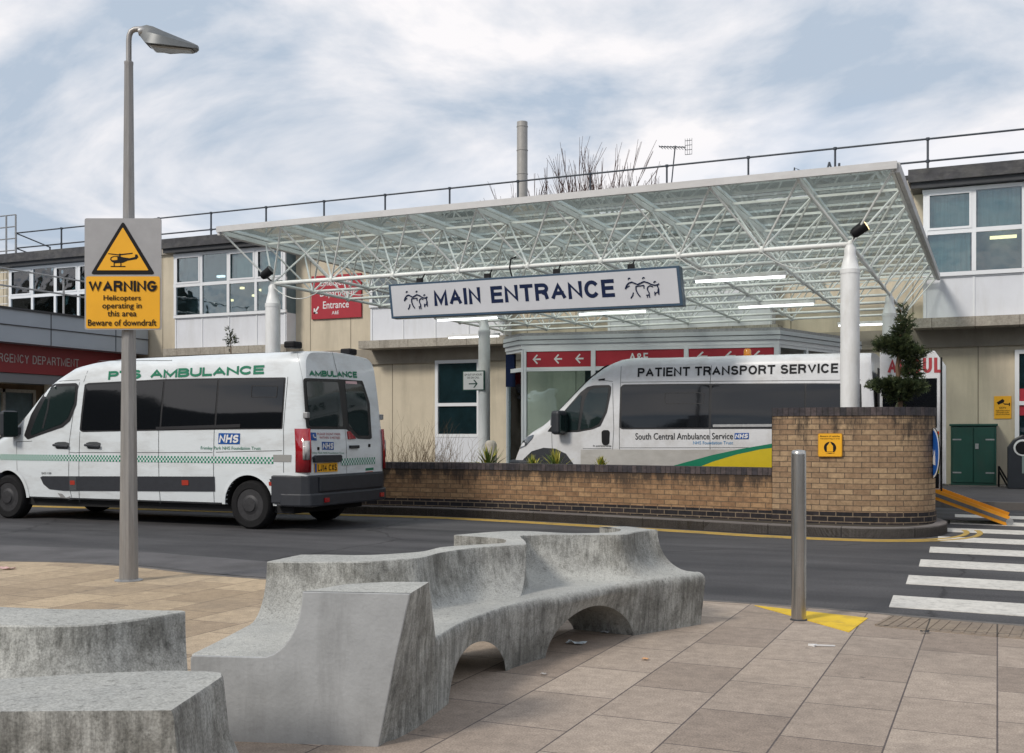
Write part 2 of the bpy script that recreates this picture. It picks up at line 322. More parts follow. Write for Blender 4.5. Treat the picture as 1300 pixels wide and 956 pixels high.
def stext(s, f, u0, u1, v0, v1, m, parent, t=.19, gap=.13, wf=None, shear=0, name='lettering'):
    x = 0; quads = []; P0 = Vector(f((u0+u1)/2, (v0+v1)/2)); E_ = .01
    asp = ((Vector(f((u0+u1)/2+(u1-u0)*E_, (v0+v1)/2))-P0).length)/((Vector(f((u0+u1)/2, (v0+v1)/2+(v1-v0)*E_))-P0).length)
    nl = sum(ch != ' ' for ch in s); sp_ = .42*sum(ch == ' ' for ch in s); sw = sum(GL[ch][0] for ch in s if ch != ' ')
    wf = (asp-nl*t-(nl-1)*gap-sp_)/sw
    if wf < .3: wf = .3
    for ch in s:
        if ch == ' ': x += .42; continue
        w_, strokes = GL[ch]; w_ *= wf
        for si, st_ in enumerate(strokes):
            P = [Vector((x+t/2+px_*w_, t/2+py_*(1-t))) for px_, py_ in st_]; n = len(P); closed = (P[0]-P[-1]).length < 1e-4
            Lf_, Rt_ = [], []
            for i, p in enumerate(P):
                a = P[i-1] if i else (P[-2] if closed else None); b = P[i+1] if i < n-1 else (P[1] if closed else None)
                if a is None: d = (b-p).normalized(); nn = Vector((-d.y, d.x)); k = 1; p = p-d*(t/2 if si == 0 or ch in 'HT' else 0)*(1 if ch in 'XA' and False else (1 if abs(d.x*d.y) < .01 else .3))
                elif b is None: d = (p-a).normalized(); nn = Vector((-d.y, d.x)); k = 1; p = p+d*t/2*(1 if abs(d.x*d.y) < .01 else .3)
                else:
                    d1 = (p-a).normalized(); d2 = (b-p).normalized(); n1_ = Vector((-d1.y, d1.x)); n2_ = Vector((-d2.y, d2.x)); nn = (n1_+n2_)
                    if nn.length < .05: nn = n1_
                    nn.normalize(); k = min(1/max(nn.dot(n1_), .2), 2.1)
                Lf_.append(p+nn*k*t/2); Rt_.append(p-nn*k*t/2)
            for i in range(n-1): quads.append((Rt_[i], Rt_[i+1], Lf_[i+1], Lf_[i], si+i*.12))
        x += w_+t+gap
    tot = x-gap; g = MB(); p0 = Vector(f(u0, v0)); nrm = (Vector(f(u0+(u1-u0)*.01, v0))-p0).cross(Vector(f(u0, v0+(v1-v0)*.01))-p0).normalized()
    for q in quads:
        vs = []
        for p in q[:4]:
            y = min(1.0, max(0.0, p.y)); vs.append(Vector(f(u0+(u1-u0)*(p.x/tot)+shear*(y-.5)*(u1-u0)/tot, v0+(v1-v0)*y))+nrm*.0006*q[4])
        g.add(vs, [(0,1,2,3)])
    return g.build(name, m, parent)

def lin(c): return tuple(((x/255)/12.92 if x/255 <= 0.04045 else ((x/255+0.055)/1.055)**2.4) for x in c)
# ------------------------------------------------------------------ palette
M_white = mat('white_paint', (0.74, 0.75, 0.75), 0.4, var=0.05, scale=3, dirt=(0.42, 0.4, 0.36), dirt_amt=0.5, dirt_scale=(4, 4, 1))
M_frame = mat('window_frame_white', (0.72, 0.74, 0.76), 0.35, var=0.03)
M_panel = mat('white_panel', (0.66, 0.68, 0.72), 0.45, var=0.05, scale=1.2, dirt=(0.45, 0.45, 0.43), dirt_amt=0.35, dirt_scale=(3, 3, 0.6))
M_cream = mat('cream_wall', (0.56, 0.495, 0.38), 0.85, var=0.07, scale=1.5, bump=0.15, bscale=30, dirt=(0.3, 0.27, 0.2), dirt_amt=0.45, dirt_scale=(2.2, 2.2, 0.25))
M_band = mat('concrete_band', (0.30, 0.27, 0.22), 0.9, var=0.12, scale=2, bump=0.2, dirt=(0.16, 0.14, 0.12), dirt_amt=0.5, dirt_scale=(1.5, 1.5, 0.5))
M_ledge = mat('concrete_ledge', (0.40, 0.37, 0.32), 0.9, var=0.15, scale=5, bump=0.25, dirt=(0.14, 0.12, 0.1), dirt_amt=0.7, dirt_scale=(3, 3, 1.2))
M_roof = mat('dark_roofing', (0.055, 0.055, 0.06), 0.8, var=0.35, scale=6, bump=0.4, dirt=(0.16, 0.155, 0.14), dirt_amt=0.55, dirt_scale=(2, 2, 5))
M_darkgrey = mat('dark_grey_trim', (0.03, 0.032, 0.037), 0.55, var=0.25, scale=5)
M_rail = mat('grey_rail', (0.055, 0.065, 0.08), 0.5, metal=0.3, var=0.2)
M_galv = mat('galvanised_steel', (0.33, 0.335, 0.34), 0.5, metal=0.6, var=0.2, scale=20)
M_steel = mat('brushed_steel', (0.50, 0.49, 0.47), 0.27, metal=0.95, var=0.16, scale=4, stretch=(30, 30, 0.5), dirt=(0.25, 0.2, 0.15), dirt_amt=0.4, dirt_scale=(9, 9, 2))
M_blind = mat('window_blind', (0.42, 0.54, 0.52), 0.8, var=0.2, scale=3, stretch=(8, 8, 0.3))
M_inside = mat('room_interior', (0.11, 0.155, 0.17), 0.9, var=0.3, scale=2)
M_glass = glass('window_glass', (0.66, 0.78, 0.80), 0.09)
M_roofglass = glass('canopy_glass', (0.95, 0.99, 0.97), 0.02, ior=1.18, wave=0, dust=(0.16, (0.85, 0.93, 0.88)))
M_black = mat('black_paint', (0.009, 0.009, 0.011), 0.55, spec=.2)
M_yellow = mat('sign_yellow', (0.80, 0.40, 0.012), 0.45, var=0.06, scale=3)
M_red = mat('sign_red', (0.36, 0.016, 0.03), 0.45, var=0.05)
M_lwhite = mat('letter_white', (0.7, 0.7, 0.7), 0.5)
M_navy = mat('sign_navy', (0.006, 0.014, 0.05), 0.6, spec=.12)
M_teal = mat('sign_frame_blue', (0.02, 0.055, 0.10), 0.4)
M_green = mat('livery_green', (0.0, 0.165, 0.085), 0.4)
M_nhs = mat('logo_blue', (0.0, 0.07, 0.30), 0.4)
M_tube = mat('lit_tube', (0.9, 0.9, 0.9), 0.5, emis=(0.95, 0.98, 1), estr=1.6)
M_lamp = mat('lit_lamp_warm', (0.9, 0.8, 0.6), 0.5, emis=(1, 0.72, 0.35), estr=2.0)

# ================================================================== GROUND
def strip(path, wd, z0, z1, side=1):
    """solid following a 2D path; offset on one side"""
    P = [Vector(p) for p in path]; Q = []
    for i, p in enumerate(P):
        d = (P[min(i+1, len(P)-1)]-P[max(i-1, 0)]).normalized(); Q.append(p+Vector((-d.y, d.x))*wd*side)
    return P, Q
def catmull(pts, k=6):
    P = [Vector(p) for p in pts]; out = []
    for i in range(len(P)-1):
        a, b, c, d = P[max(i-1, 0)], P[i], P[i+1], P[min(i+2, len(P)-1)]
        for j in range(k):
            t = j/k; out.append(0.5*((2*b)+(c-a)*t+(2*a-5*b+4*c-d)*t*t+(3*b-a-3*c+d)*t**3))
    out.append(P[-1]); return out
def offset(path, d):
    return [p+Vector((-(t := (path[min(i+1, len(path)-1)]-path[max(i-1, 0)]).normalized()).y, t.x))*d for i, p in enumerate(path)]
def roadmat():
    m = bpy.data.materials.new('asphalt'); m.use_nodes = True; t = m.node_tree; b = t.nodes['Principled BSDF']; n = t.nodes.new; l = t.links.new
    co = n('ShaderNodeTexCoord')
    a = n('ShaderNodeTexNoise'); a.inputs['Scale'].default_value = 0.45; a.inputs['Detail'].default_value = 8; a.inputs['Roughness'].default_value = .6; l(co.outputs['Object'], a.inputs['Vector'])
    mp = n('ShaderNodeMapping'); mp.inputs['Scale'].default_value = (0.35, 2.2, 1); l(co.outputs['Object'], mp.inputs[0])
    a2 = n('ShaderNodeTexNoise'); a2.inputs['Scale'].default_value = 1.0; a2.inputs['Detail'].default_value = 7; l(mp.outputs[0], a2.inputs['Vector'])
    ad = n('ShaderNodeMath'); ad.operation = 'ADD'; l(a.outputs[0], ad.inputs[0]); l(a2.outputs[0], ad.inputs[1])
    r = n('ShaderNodeValToRGB'); l(ad.outputs[0], r.inputs[0]); e = r.color_ramp.elements
    e[0].position = 0.8/2; e[0].color = (0.038, 0.038, 0.041, 1); e[1].position = 1.25/2; e[1].color = (0.082, 0.080, 0.083, 1)
    dv = n('ShaderNodeMath'); dv.operation = 'MULTIPLY'; dv.inputs[1].default_value = 0.5; l(ad.outputs[0], dv.inputs[0]); l(dv.outputs[0], r.inputs[0])
    f = n('ShaderNodeTexNoise'); f.inputs['Scale'].default_value = 55; f.inputs['Detail'].default_value = 6; f.inputs['Roughness'].default_value = .8; l(co.outputs['Object'], f.inputs['Vector'])
    r2 = n('ShaderNodeValToRGB'); l(f.outputs[0], r2.inputs[0]); r2.color_ramp.elements[0].position = .3; r2.color_ramp.elements[1].position = .75
    r2.color_ramp.elements[0].color = (.45,)*3+(1,); r2.color_ramp.elements[1].color = (1.9,)*3+(1,)
    mu = n('ShaderNodeMix'); mu.data_type = 'RGBA'; mu.blend_type = 'MULTIPLY'; mu.inputs[0].default_value = 1; l(r.outputs[0], mu.inputs[6]); l(r2.outputs[0], mu.inputs[7])
    v = n('ShaderNodeTexVoronoi'); v.feature = 'DISTANCE_TO_EDGE'; v.inputs['Scale'].default_value = 0.33
    nd = n('ShaderNodeTexNoise'); nd.inputs['Scale'].default_value = 1.6; nd.inputs['Detail'].default_value = 6; l(co.outputs['Object'], nd.inputs['Vector'])
    mxv = n('ShaderNodeMix'); mxv.data_type = 'RGBA'; mxv.inputs[0].default_value = 0.35; l(co.outputs['Object'], mxv.inputs[6]); l(nd.outputs[1], mxv.inputs[7]); l(mxv.outputs[2], v.inputs['Vector'])
    cr = n('ShaderNodeMapRange'); l(v.outputs['Distance'], cr.inputs[0]); cr.inputs[1].default_value = 0.0; cr.inputs[2].default_value = 0.006; cr.inputs[3].default_value = 0.45; cr.inputs[4].default_value = 1
    mk = n('ShaderNodeMix'); mk.data_type = 'RGBA'; mk.blend_type = 'MULTIPLY'; mk.inputs[0].default_value = 1; l(mu.outputs[2], mk.inputs[6]); l(cr.outputs[0], mk.inputs[7])
    l(mk.outputs[2], b.inputs['Base Color']); b.inputs['Roughness'].default_value = 0.78; b.inputs['Specular IOR Level'].default_value = 0.35
    bp = n('ShaderNodeBump'); bp.inputs['Strength'].default_value = .5; bp.inputs['Distance'].default_value = 0.01; l(f.outputs[0], bp.inputs['Height']); l(bp.outputs[0], b.inputs['Normal'])
    return m
M_road = roadmat()
g = MB(); g.box(-400, 400, -400, 400, -0.5, -0.004); tag(g.build('ground', mat('ground_tarmac', (0.06, 0.06, 0.065), 0.9, var=0.3, scale=0.3)), kind='structure')
g = MB(); g.box(-60, 45, -30, 45, -0.3, 0.0); tag(g.build('road', M_road), kind='structure')

M_pave = brickmat('paving_slabs', (0.36, 0.275, 0.185), (0.53, 0.415, 0.28), (0.14, 0.11, 0.085), 0.62, 0.42, uv=False, swap=True, ms=0.0045, bump=0.25,
                  stain=(0.13, 0.11, 0.095, 0.5), stain_scale=(1.0, 1.0), fine=0.14, grain=True, regional=(0.80, 0.85, 1.04))
edge_c = [(-16, 8.9), (-9, 11.0), (-5.08, 10.8), (-3.76, 10.43), (-2.2, 9.5), (1.52, 8.23), (3.38, 7.18), (6.5, 5.6), (12, 4.6)]
edge = catmull([cw(*p) for p in edge_c], 8)
ZP = 0.025
g = MB(); poly = [tuple(p) for p in edge]+[(24, -6), (10, -12), (-24, -12), (-34, 5)]
g.prism(poly, -0.2, ZP); tag(g.build('pavement', M_pave), kind='structure')
# thin concrete edging between paving and road
M_kerb = mat('kerb_stone', (0.17, 0.155, 0.145), 0.9, var=0.25, scale=6, bump=0.3, dirt=(0.05, 0.045, 0.04), dirt_amt=0.6, dirt_scale=(3, 3, 3))
def ribbon(path, w0, w1, z0, z1, name, m, parent=None, joints=0):
    A = offset(path, w0); B = offset(path, w1); g = MB(); n = len(path)
    vs = [(p.x, p.y, z1) for p in A]+[(p.x, p.y, z1) for p in B]+[(p.x, p.y, z0) for p in A]+[(p.x, p.y, z0) for p in B]
    fs = []
    for i in range(n-1):
        fs += [(i, i+1, n+i+1, n+i), (2*n+i, 2*n+i+1, i+1, i), (n+i, n+i+1, 3*n+i+1, 3*n+i)]
    fs += [(0, n, 3*n, 2*n), (n-1, 2*n-1, 4*n-1, 3*n-1)]
    g.add(vs, fs); return g.build(name, m, parent)
tag(ribbon(edge, 0.0, 0.06, -0.2, ZP+0.002, 'kerb', mat('edging_strip', (0.13, 0.12, 0.11), 0.9, var=0.3, scale=9)), kind='structure')
# lighter worn resurfacing band along the paving, photo left
band_c = [(-14, 10.6), (-7.5, 12.6), (-5.0, 12.3), (-3.0, 11.3), (-1.2, 10.1), (0.6, 8.75)]
bandp = catmull([cw(*p) for p in band_c], 8)
inner = [p for p in offset(edge, 0.25) if p.x < cw(0.6, 8.6)[0]]
g = MB(); g.prism([tuple(p) for p in bandp]+[tuple(p) for p in reversed(inner)], -0.05, 0.004)
tag(g.build('road_patch', mat('worn_asphalt', (0.095, 0.092, 0.095), 0.85, var=0.35, scale=1.3, bump=0.4, bscale=90)), kind='structure')

# zebra crossing
M_mark = mat('road_marking_white', (0.62, 0.60, 0.55), 0.75, var=0.12, scale=3, bump=0.3, bscale=60, dirt=(0.16, 0.155, 0.15), dirt_amt=0.55, dirt_scale=(14, 14, 14))
g = MB(); y = 8.55
for i in range(8):
    x0 = -0.74+0.02*i; y0 = 8.57+1.37*i; hgt = 0.62
    ex = 4.6
    g.prism([(x0, y0), (ex, y0-0.28), (ex, y0-0.28+hgt), (x0-0.02, y0+hgt)], -0.02, 0.004)
tag(g.build('zebra_crossing', M_mark), kind='structure')
# traffic island kerb, yellow lines
front = catmull([(-26, 13.6), (-18, 14.3), (-12.4, 14.72), (-9.65, 14.97), (-7.39, 15.04), (-3.97, 14.40), (-2.6, 14.10), (-1.4, 14.10), (-0.78, 14.55), (-0.6, 15.4), (-0.85, 16.5)], 8)
back = [(-2.0, 16.75), (-9, 16.75), (-26, 16.4)]
g = MB(); g.prism([tuple(p) for p in front]+back, -0.1, 0.115); tag(g.build('island_surface', mat('island_soil', (0.045, 0.036, 0.025), 0.95, var=0.4, scale=6, bump=0.6, bscale=20)), kind='structure')
M_kerbj = brickmat('kerb_stones', (0.155, 0.14, 0.135), (0.20, 0.185, 0.175), (0.03, 0.03, 0.03), 0.92, 5, uv=True, ms=0.006, bump=0.3, stain=(0.05, 0.042, 0.036, 0.5), stain_scale=(1.2, 2.5), fine=0.1)
def uvwall(path, t, z0, z1, name, m, parent=None, closed=False, top_round=0):
    """wall along a 2D path (front face on the path, thickness t to its left), UV = metres"""
    A = path; B = offset(path, t); g = MB(); n = len(A); s = [0]
    for i in range(1, n): s.append(s[-1]+(A[i]-A[i-1]).length)
    b = 0.02 if top_round else 0
    for i in range(n-1):
        a0, a1, b0, b1 = A[i], A[i+1], B[i], B[i+1]; s0, s1 = s[i], s[i+1]
        g.add([(a0.x,a0.y,z0),(a1.x,a1.y,z0),(a1.x,a1.y,z1),(a0.x,a0.y,z1)], [(0,1,2,3)], 0, [[(s0,z0),(s1,z0),(s1,z1),(s0,z1)]])
        g.add([(b1.x,b1.y,z0),(b0.x,b0.y,z0),(b0.x,b0.y,z1),(b1.x,b1.y,z1)], [(0,1,2,3)], 0, [[(s1,z0),(s0,z0),(s0,z1),(s1,z1)]])
        g.add([(a0.x,a0.y,z1),(a1.x,a1.y,z1),(b1.x,b1.y,z1),(b0.x,b0.y,z1)], [(0,1,2,3)], 0, [[(s0,0),(s1,0),(s1,t),(s0,t)]])
    for k in (0, n-1):
        a, c = A[k], B[k]; g.add([(a.x,a.y,z0),(c.x,c.y,z0),(c.x,c.y,z1),(a.x,a.y,z1)], [(0,1,2,3)], 0, [[(0,z0),(t,z0),(t,z1),(0,z1)]])
    return g.build(name, m, parent)
kb = uvwall(front, 0.15, -0.1, 0.13, 'island_kerb', M_kerbj); tag(kb, kind='structure')
M_yl = mat('road_marking_yellow', (0.50, 0.33, 0.07), 0.75, var=0.2, scale=5, dirt=(0.08, 0.08, 0.07), dirt_amt=0.85, dirt_scale=(5, 5, 5))
ylp = [p for p in front if True][:-6]
for a in (-0.20, -0.36):
    pth = ylp + ([] if a > -0.3 else [])
    tag(ribbon(pth, a, a-0.07, -0.02, 0.008, 'yellow_line', M_yl), kind='structure')
# far pavement by the building
g = MB(); g.prism([(-0.9, 20.6), (0.4, 20.3), (3, 20.2), (30, 20.2), (30, 27), (-26, 27), (-26, 20.4), (-12, 20.6)], -0.1, 0.12); tag(g.build('far_pavement', mat('tarmac_path', (0.085, 0.08, 0.085), 0.9, var=0.2, scale=2, bump=0.3)), kind='structure')
g = MB(); g.prism([(-26, 20.25), (-12, 20.45), (-0.9, 20.45), (0.4, 20.15), (3, 20.05), (30, 20.05), (30, 20.2), (3, 20.2), (0.4, 20.3), (-0.9, 20.6), (-12, 20.6), (-26, 20.4)], -0.1, 0.128); tag(g.build('far_kerb', M_kerb), kind='structure')
# yellow painted wedge at the bollard and ribbed slabs at the crossing
wl = [onZ(958, 769, ZP), onZ(1102, 785, ZP), onZ(1078, 803, ZP)]
g = MB(); g.prism([(p.x, p.y) for p in wl], 0, ZP+0.004); tag(g.build('yellow_ground_marking', mat('yellow_wedge_paint', (0.72, 0.48, 0.02), 0.7, var=0.1, scale=6, dirt=(0.25, 0.17, 0.05), dirt_amt=0.6, dirt_scale=(5, 5, 5))), kind='structure')
tp = [p for p in edge if p.x > onZ(1108, 786).x and p.x < 4.2]
g = MB(); a = offset(tp, -0.02); b = offset(tp, -0.50); g.prism([(p.x, p.y) for p in a]+[(p.x, p.y) for p in reversed(b)], 0, ZP+0.004)
M_tac = brickmat('ribbed_slabs', (0.25, 0.2, 0.155), (0.28, 0.225, 0.17), (0.07, 0.06, 0.05), 0.42, 0.42, uv=False, ms=0.006, offset=0, fine=0.15, stain=(0.12, 0.1, 0.09, 0.6), stain_scale=(2, 2))
for i in range(len(tp)-1):
    pass
tac = g.build('tactile_paving', M_tac); tag(tac, kind='structure')
g = MB(); x = tp[0].x
la = offset(tp, -0.05); lb = offset(tp, -0.47)
for i in range(len(tp)-1):
    nn = max(1, int((tp[i+1]-tp[i]).length/0.055))
    for k in range(nn):
        t = k/nn; p = la[i].lerp(la[i+1], t); q = lb[i].lerp(lb[i+1], t)
        g.beam((p.x, p.y, ZP+0.004), (q.x, q.y, ZP+0.004), 0.022, 0.008)
tag(g.build('tactile_ribs', M_tac), kind='structure')

# ================================================================== LOW BRICK WALL AND PLANTER
M_brick = brickmat('yellow_brick', (0.29, 0.19, 0.115), (0.44, 0.31, 0.185), (0.12, 0.09, 0.065), 0.212, 0.071, ms=0.006, stain=(0.12, 0.08, 0.055, 0.5), stain_scale=(1.6, 1.0), fine=0.22, bias=-0.1, drip=(1.0, 1.7))
M_brickw = brickmat('stained_yellow_brick', (0.28, 0.165, 0.09), (0.41, 0.26, 0.14), (0.13, 0.095, 0.065), 0.212, 0.071, ms=0.006, stain=(0.12, 0.08, 0.05, 0.5), stain_scale=(1.5, 1.4), fine=0.25, bias=-0.1, drip=(0.40, 0.70))
M_plinth = brickmat('blue_black_brick', (0.018, 0.018, 0.022), (0.045, 0.035, 0.035), (0.22, 0.17, 0.12), 0.212, 0.071, ms=0.007, fine=0.3)
M_coping = brickmat('coping_brick', (0.045, 0.042, 0.05), (0.10, 0.08, 0.08), (0.03, 0.028, 0.028), 0.075, 0.5, ms=0.006, offset=0, fine=0.3, stain=(0.03, 0.035, 0.025, 0.6), stain_scale=(3, 3))
def brickwall(root, path, t, z1, cop):
    zc = z1-cop
    uvwall(path, t, 0.24, zc, 'brickwork', root['_m'], root)
    uvwall(offset(path, -0.014), t+0.028, 0.10, 0.255, 'plinth', M_plinth, root)
    uvwall(offset(path, -0.012), t+0.024, zc-0.001, z1, 'coping', M_coping, root)
wpath = catmull([(-26, 14.0), (-18, 14.65), (-12.4, 14.98), (-9.73, 15.2), (-7.58, 15.36), (-4.9, 15.12), (-2.78, 14.84)], 5)
MATS['bw'] = M_brickw
def bw(root, path, t, z1, cop, m, z0=0.24):
    zc = z1-cop
    uvwall(path, t, z0, zc, 'brickwork', m, root)
    uvwall(offset(path, -0.014), t+0.028, 0.10, z0+0.015, 'plinth', M_plinth, root)
    uvwall(offset(path, -0.012), t+0.024, zc, z1, 'coping', M_coping, root)
lw = thing('brick_wall', 'long low yellow brick wall with dark stained coping between the road and the vans', 'wall'); bw(lw, wpath, 0.25, 0.83, 0.10, M_brickw)
pl = thing('brick_planter', 'tall rounded yellow brick planter wall beside the crossing', 'planter')
ppath = catmull([(-2.77, 14.80), (-2.0, 14.72), (-1.35, 14.80), (-0.92, 15.05), (-0.76, 15.45), (-0.85, 15.95), (-1.3, 16.2), (-2.0, 16.25)], 8)
bw(pl, ppath, 0.24, 1.64, 0.11, M_brick, 0.255)
g = MB(); e0 = ppath[0]; g.add([(-2.775, 14.80, 0.1), (-2.775, 16.2, 0.1), (-2.775, 16.2, 1.53), (-2.775, 14.80, 1.53)], [(0,1,2,3)], 0, [[(0, .1), (1.4, .1), (1.4, 1.53), (0, 1.53)]])
g.add([(-2.55, 15.0, 0.1), (-2.55, 16.2, 0.1), (-2.55, 16.2, 1.53), (-2.55, 15.0, 1.53)], [(0,1,2,3)], 0, [[(0, .1), (1.2, .1), (1.2, 1.53), (0, 1.53)]])
g.add([(-2.775, 14.8, 1.53), (-2.775, 16.2, 1.53), (-2.55, 16.2, 1.53), (-2.55, 14.8, 1.53)], [(0,1,2,3)], 0, [[(0,0),(1.4,0),(1.4,.2),(0,.2)]])
g.build('side_wall', M_brick, pl)
g = MB(); g.prism([(-2.55, 15.0), (-1.9, 14.95), (-1.35, 15.05), (-1.05, 15.3), (-1.0, 15.8), (-1.3, 16.0), (-2.55, 16.05)], 0.2, 1.52); g.build('soil', mat('soil', (0.03, 0.022, 0.015), 0.95, var=0.4, scale=9, bump=0.8, bscale=30), pl)

# ================================================================== CONCRETE BENCHES
def concrete():
    m = bpy.data.materials.new('weathered_concrete'); m.use_nodes = True; t = m.node_tree; b = t.nodes['Principled BSDF']; n = t.nodes.new; l = t.links.new
    co = n('ShaderNodeTexCoord')
    def noise(sc_, det, rg, mp=None):
        q = n('ShaderNodeTexNoise'); q.inputs['Scale'].default_value = sc_; q.inputs['Detail'].default_value = det; q.inputs['Roughness'].default_value = rg
        if mp: mm = n('ShaderNodeMapping'); mm.inputs['Scale'].default_value = mp; l(co.outputs['Object'], mm.inputs[0]); l(mm.outputs[0], q.inputs['Vector'])
        else: l(co.outputs['Object'], q.inputs['Vector'])
        return q
    def ramp(src, a, ca, b_, cb):
        r = n('ShaderNodeValToRGB'); l(src, r.inputs[0]); r.color_ramp.elements[0].position = a; r.color_ramp.elements[0].color = (*ca, 1); r.color_ramp.elements[1].position = b_; r.color_ramp.elements[1].color = (*cb, 1); return r
    def mul(a, c):
        q = n('ShaderNodeMix'); q.data_type = 'RGBA'; q.blend_type = 'MULTIPLY'; q.inputs[0].default_value = 1; l(a, q.inputs[6]); l(c, q.inputs[7]); return q.outputs[2]
    base = ramp(noise(1.9, 7, .65).outputs[0], .3, (0.36, 0.365, 0.35), .7, (0.52, 0.52, 0.485))
    streak = ramp(noise(1, 10, .78, (26, 26, 2.6)).outputs[0], .36, (0.30, 0.30, 0.29), .58, (1, 1, 1))
    blot = ramp(noise(3.2, 8, .75).outputs[0], .38, (0.44, 0.43, 0.41), .56, (1, 1, 1))
    # moss/dirt streaks only bite on steep surfaces
    geo = n('ShaderNodeNewGeometry'); sp = n('ShaderNodeSeparateXYZ'); l(geo.outputs['Normal'], sp.inputs[0]); ab = n('ShaderNodeMath'); ab.operation = 'ABSOLUTE'; l(sp.outputs[2], ab.inputs[0])
    mr = n('ShaderNodeMapRange'); l(ab.outputs[0], mr.inputs[0]); mr.inputs[1].default_value = 0.85; mr.inputs[2].default_value = 0.3; mr.inputs[3].default_value = 0.15; mr.inputs[4].default_value = 0.85
    sm = mul(streak.outputs[0], blot.outputs[0])
    fx = n('ShaderNodeMix'); fx.data_type = 'RGBA'; l(mr.outputs[0], fx.inputs[0]); fx.inputs[6].default_value = (1, 1, 1, 1); l(sm, fx.inputs[7])
    pores = ramp(noise(38, 6, .8).outputs[0], .36, (0.66, 0.66, 0.65), .47, (1.03, 1.03, 1.03))
    speck = ramp(noise(150, 2, .5).outputs[0], .36, (0.78, 0.78, 0.78), .62, (1.12, 1.12, 1.12))
    c = mul(mul(mul(base.outputs[0], fx.outputs[2]), pores.outputs[0]), speck.outputs[0])
    l(c, b.inputs['Base Color']); b.inputs['Roughness'].default_value = 0.8; b.inputs['Specular IOR Level'].default_value = 0.3
    bp = n('ShaderNodeBump'); bp.inputs['Strength'].default_value = .6; bp.inputs['Distance'].default_value = 0.008; l(noise(45, 8, .8).outputs[0], bp.inputs['Height']); l(bp.outputs[0], b.inputs['Normal'])
    return m
M_conc = concrete()
M_smooth = mat('smooth_cast_concrete', (0.37, 0.38, 0.385), 0.75, var=0.16, scale=5, bump=0.12, bscale=60, dirt=(0.14, 0.14, 0.14), dirt_amt=0.5, dirt_scale=(5, 5, 0.8))
ZT, ZS = 0.65, 0.375
def cat_rows(rows, k):
    out = []; n = len(rows)
    for i in range(n-1):
        for j in range(k):
            t = j/k; r = []
            for c in range(3):
                a, b, d, e = (Vector(rows[max(i-1, 0)][c]), Vector(rows[i][c]), Vector(rows[i+1][c]), Vector(rows[min(i+2, n-1)][c]))
                r.append(0.5*((2*b)+(d-a)*t+(2*a-5*b+4*d-e)*t*t+(3*b-a-3*d+e)*t**3))
            out.append(r+[rows[i][3]*(1-t)+rows[i+1][3]*t])
    l_ = rows[-1]; out.append([Vector(l_[0]), Vector(l_[1]), Vector(l_[2]), l_[3]]); return out
def bench_body(rows_list, arches, name, root, zb0=-0.01):
    rows = []
    for k, rl in enumerate(rows_list):
        q = cat_rows(rl, 12); rows += q if k == 0 else q[1:]
    loops = []; S = 0; pf = None
    for C_, F_, B_, rr in rows:
        d = F_-C_; ln = d.length; u = d/ln; r = min(0.25, ln*0.72)
        pr = [(B_, ZT)]
        for k in (0,): pr.append((B_.lerp(C_, 0.5), ZT))
        pr.append((C_-u*0.006, ZT)); pr.append((C_, ZT-0.006))
        for k in range(1, 11):
            a = k/10*math.pi/2; pr.append((C_+u*r*(1-math.cos(a)), ZS+(ZT-0.006-ZS)*(1-math.sin(a))))
        pr.append((C_+u*(r+(ln-rr-r)*0.5), ZS-0.002))
        for k in range(0, 6):
            a = k/5*math.pi/2; pr.append((F_-u*rr*(1-math.sin(a)), ZS-rr*(1-math.cos(a))))
        lift = 0
        for (c, hw, hh) in arches:
            e = (F_-Vector(c)); sd_ = e.dot(Vector(hw)); W_ = Vector(hw).length; x = sd_/(W_*W_)
            if abs(x) < 1: lift = max(lift, hh*math.sqrt(1-x*x))
        zb = zb0+lift
        for k in range(1, 9): pr.append((F_-u*(0.035*k/8), (ZS-rr)+(zb-(ZS-rr))*k/8))
        for k in range(1, 5): pr.append((F_.lerp(B_, k/4)-u*0.035*(1-k/4), zb))
        for k in range(1, 5): pr.append((B_, zb+(ZT-zb)*k/5))
        loops.append([(*cw(p.x, p.y), z) for p, z in pr])
    n = len(loops[0]); g = MB(); vs = [v for lp in loops for v in lp]; fs = []
    for i in range(len(loops)-1):
        for k in range(n): fs.append((i*n+k, i*n+(k+1) % n, (i+1)*n+(k+1) % n, (i+1)*n+k))
    fs += [tuple(range(n)), tuple(range((len(loops)-1)*n, len(loops)*n))]
    g.add(vs, fs); return g.build(name, M_conc, root, smooth=38)
Lx = lambda x: 4.546-0.129*(x+1.34)
rowsA = [((-1.24,5.50),(-1.34,Lx(-1.34)),(-1.13,5.82),.012), ((-.98,5.486),(-1.08,Lx(-1.08)),(-1.0,5.82),.012), ((-.763,5.50),(-.82,Lx(-.82)),(-.78,5.80),.012), ((-.553,5.61),(-.55,Lx(-.55)),(-.58,5.9),.012),
         ((-.46,5.71),(-.43,4.62),(-.48,6.0),.03), ((-.383,5.92),(-.335,4.95),(-.40,6.2),.05), ((-.236,6.14),(-.24,5.32),(-.25,6.32),.055), ((-.06,6.27),(-.13,5.6),(-.1,6.40),.055), ((.083,6.36),(0.,5.87),(-.042,6.45),.055)]
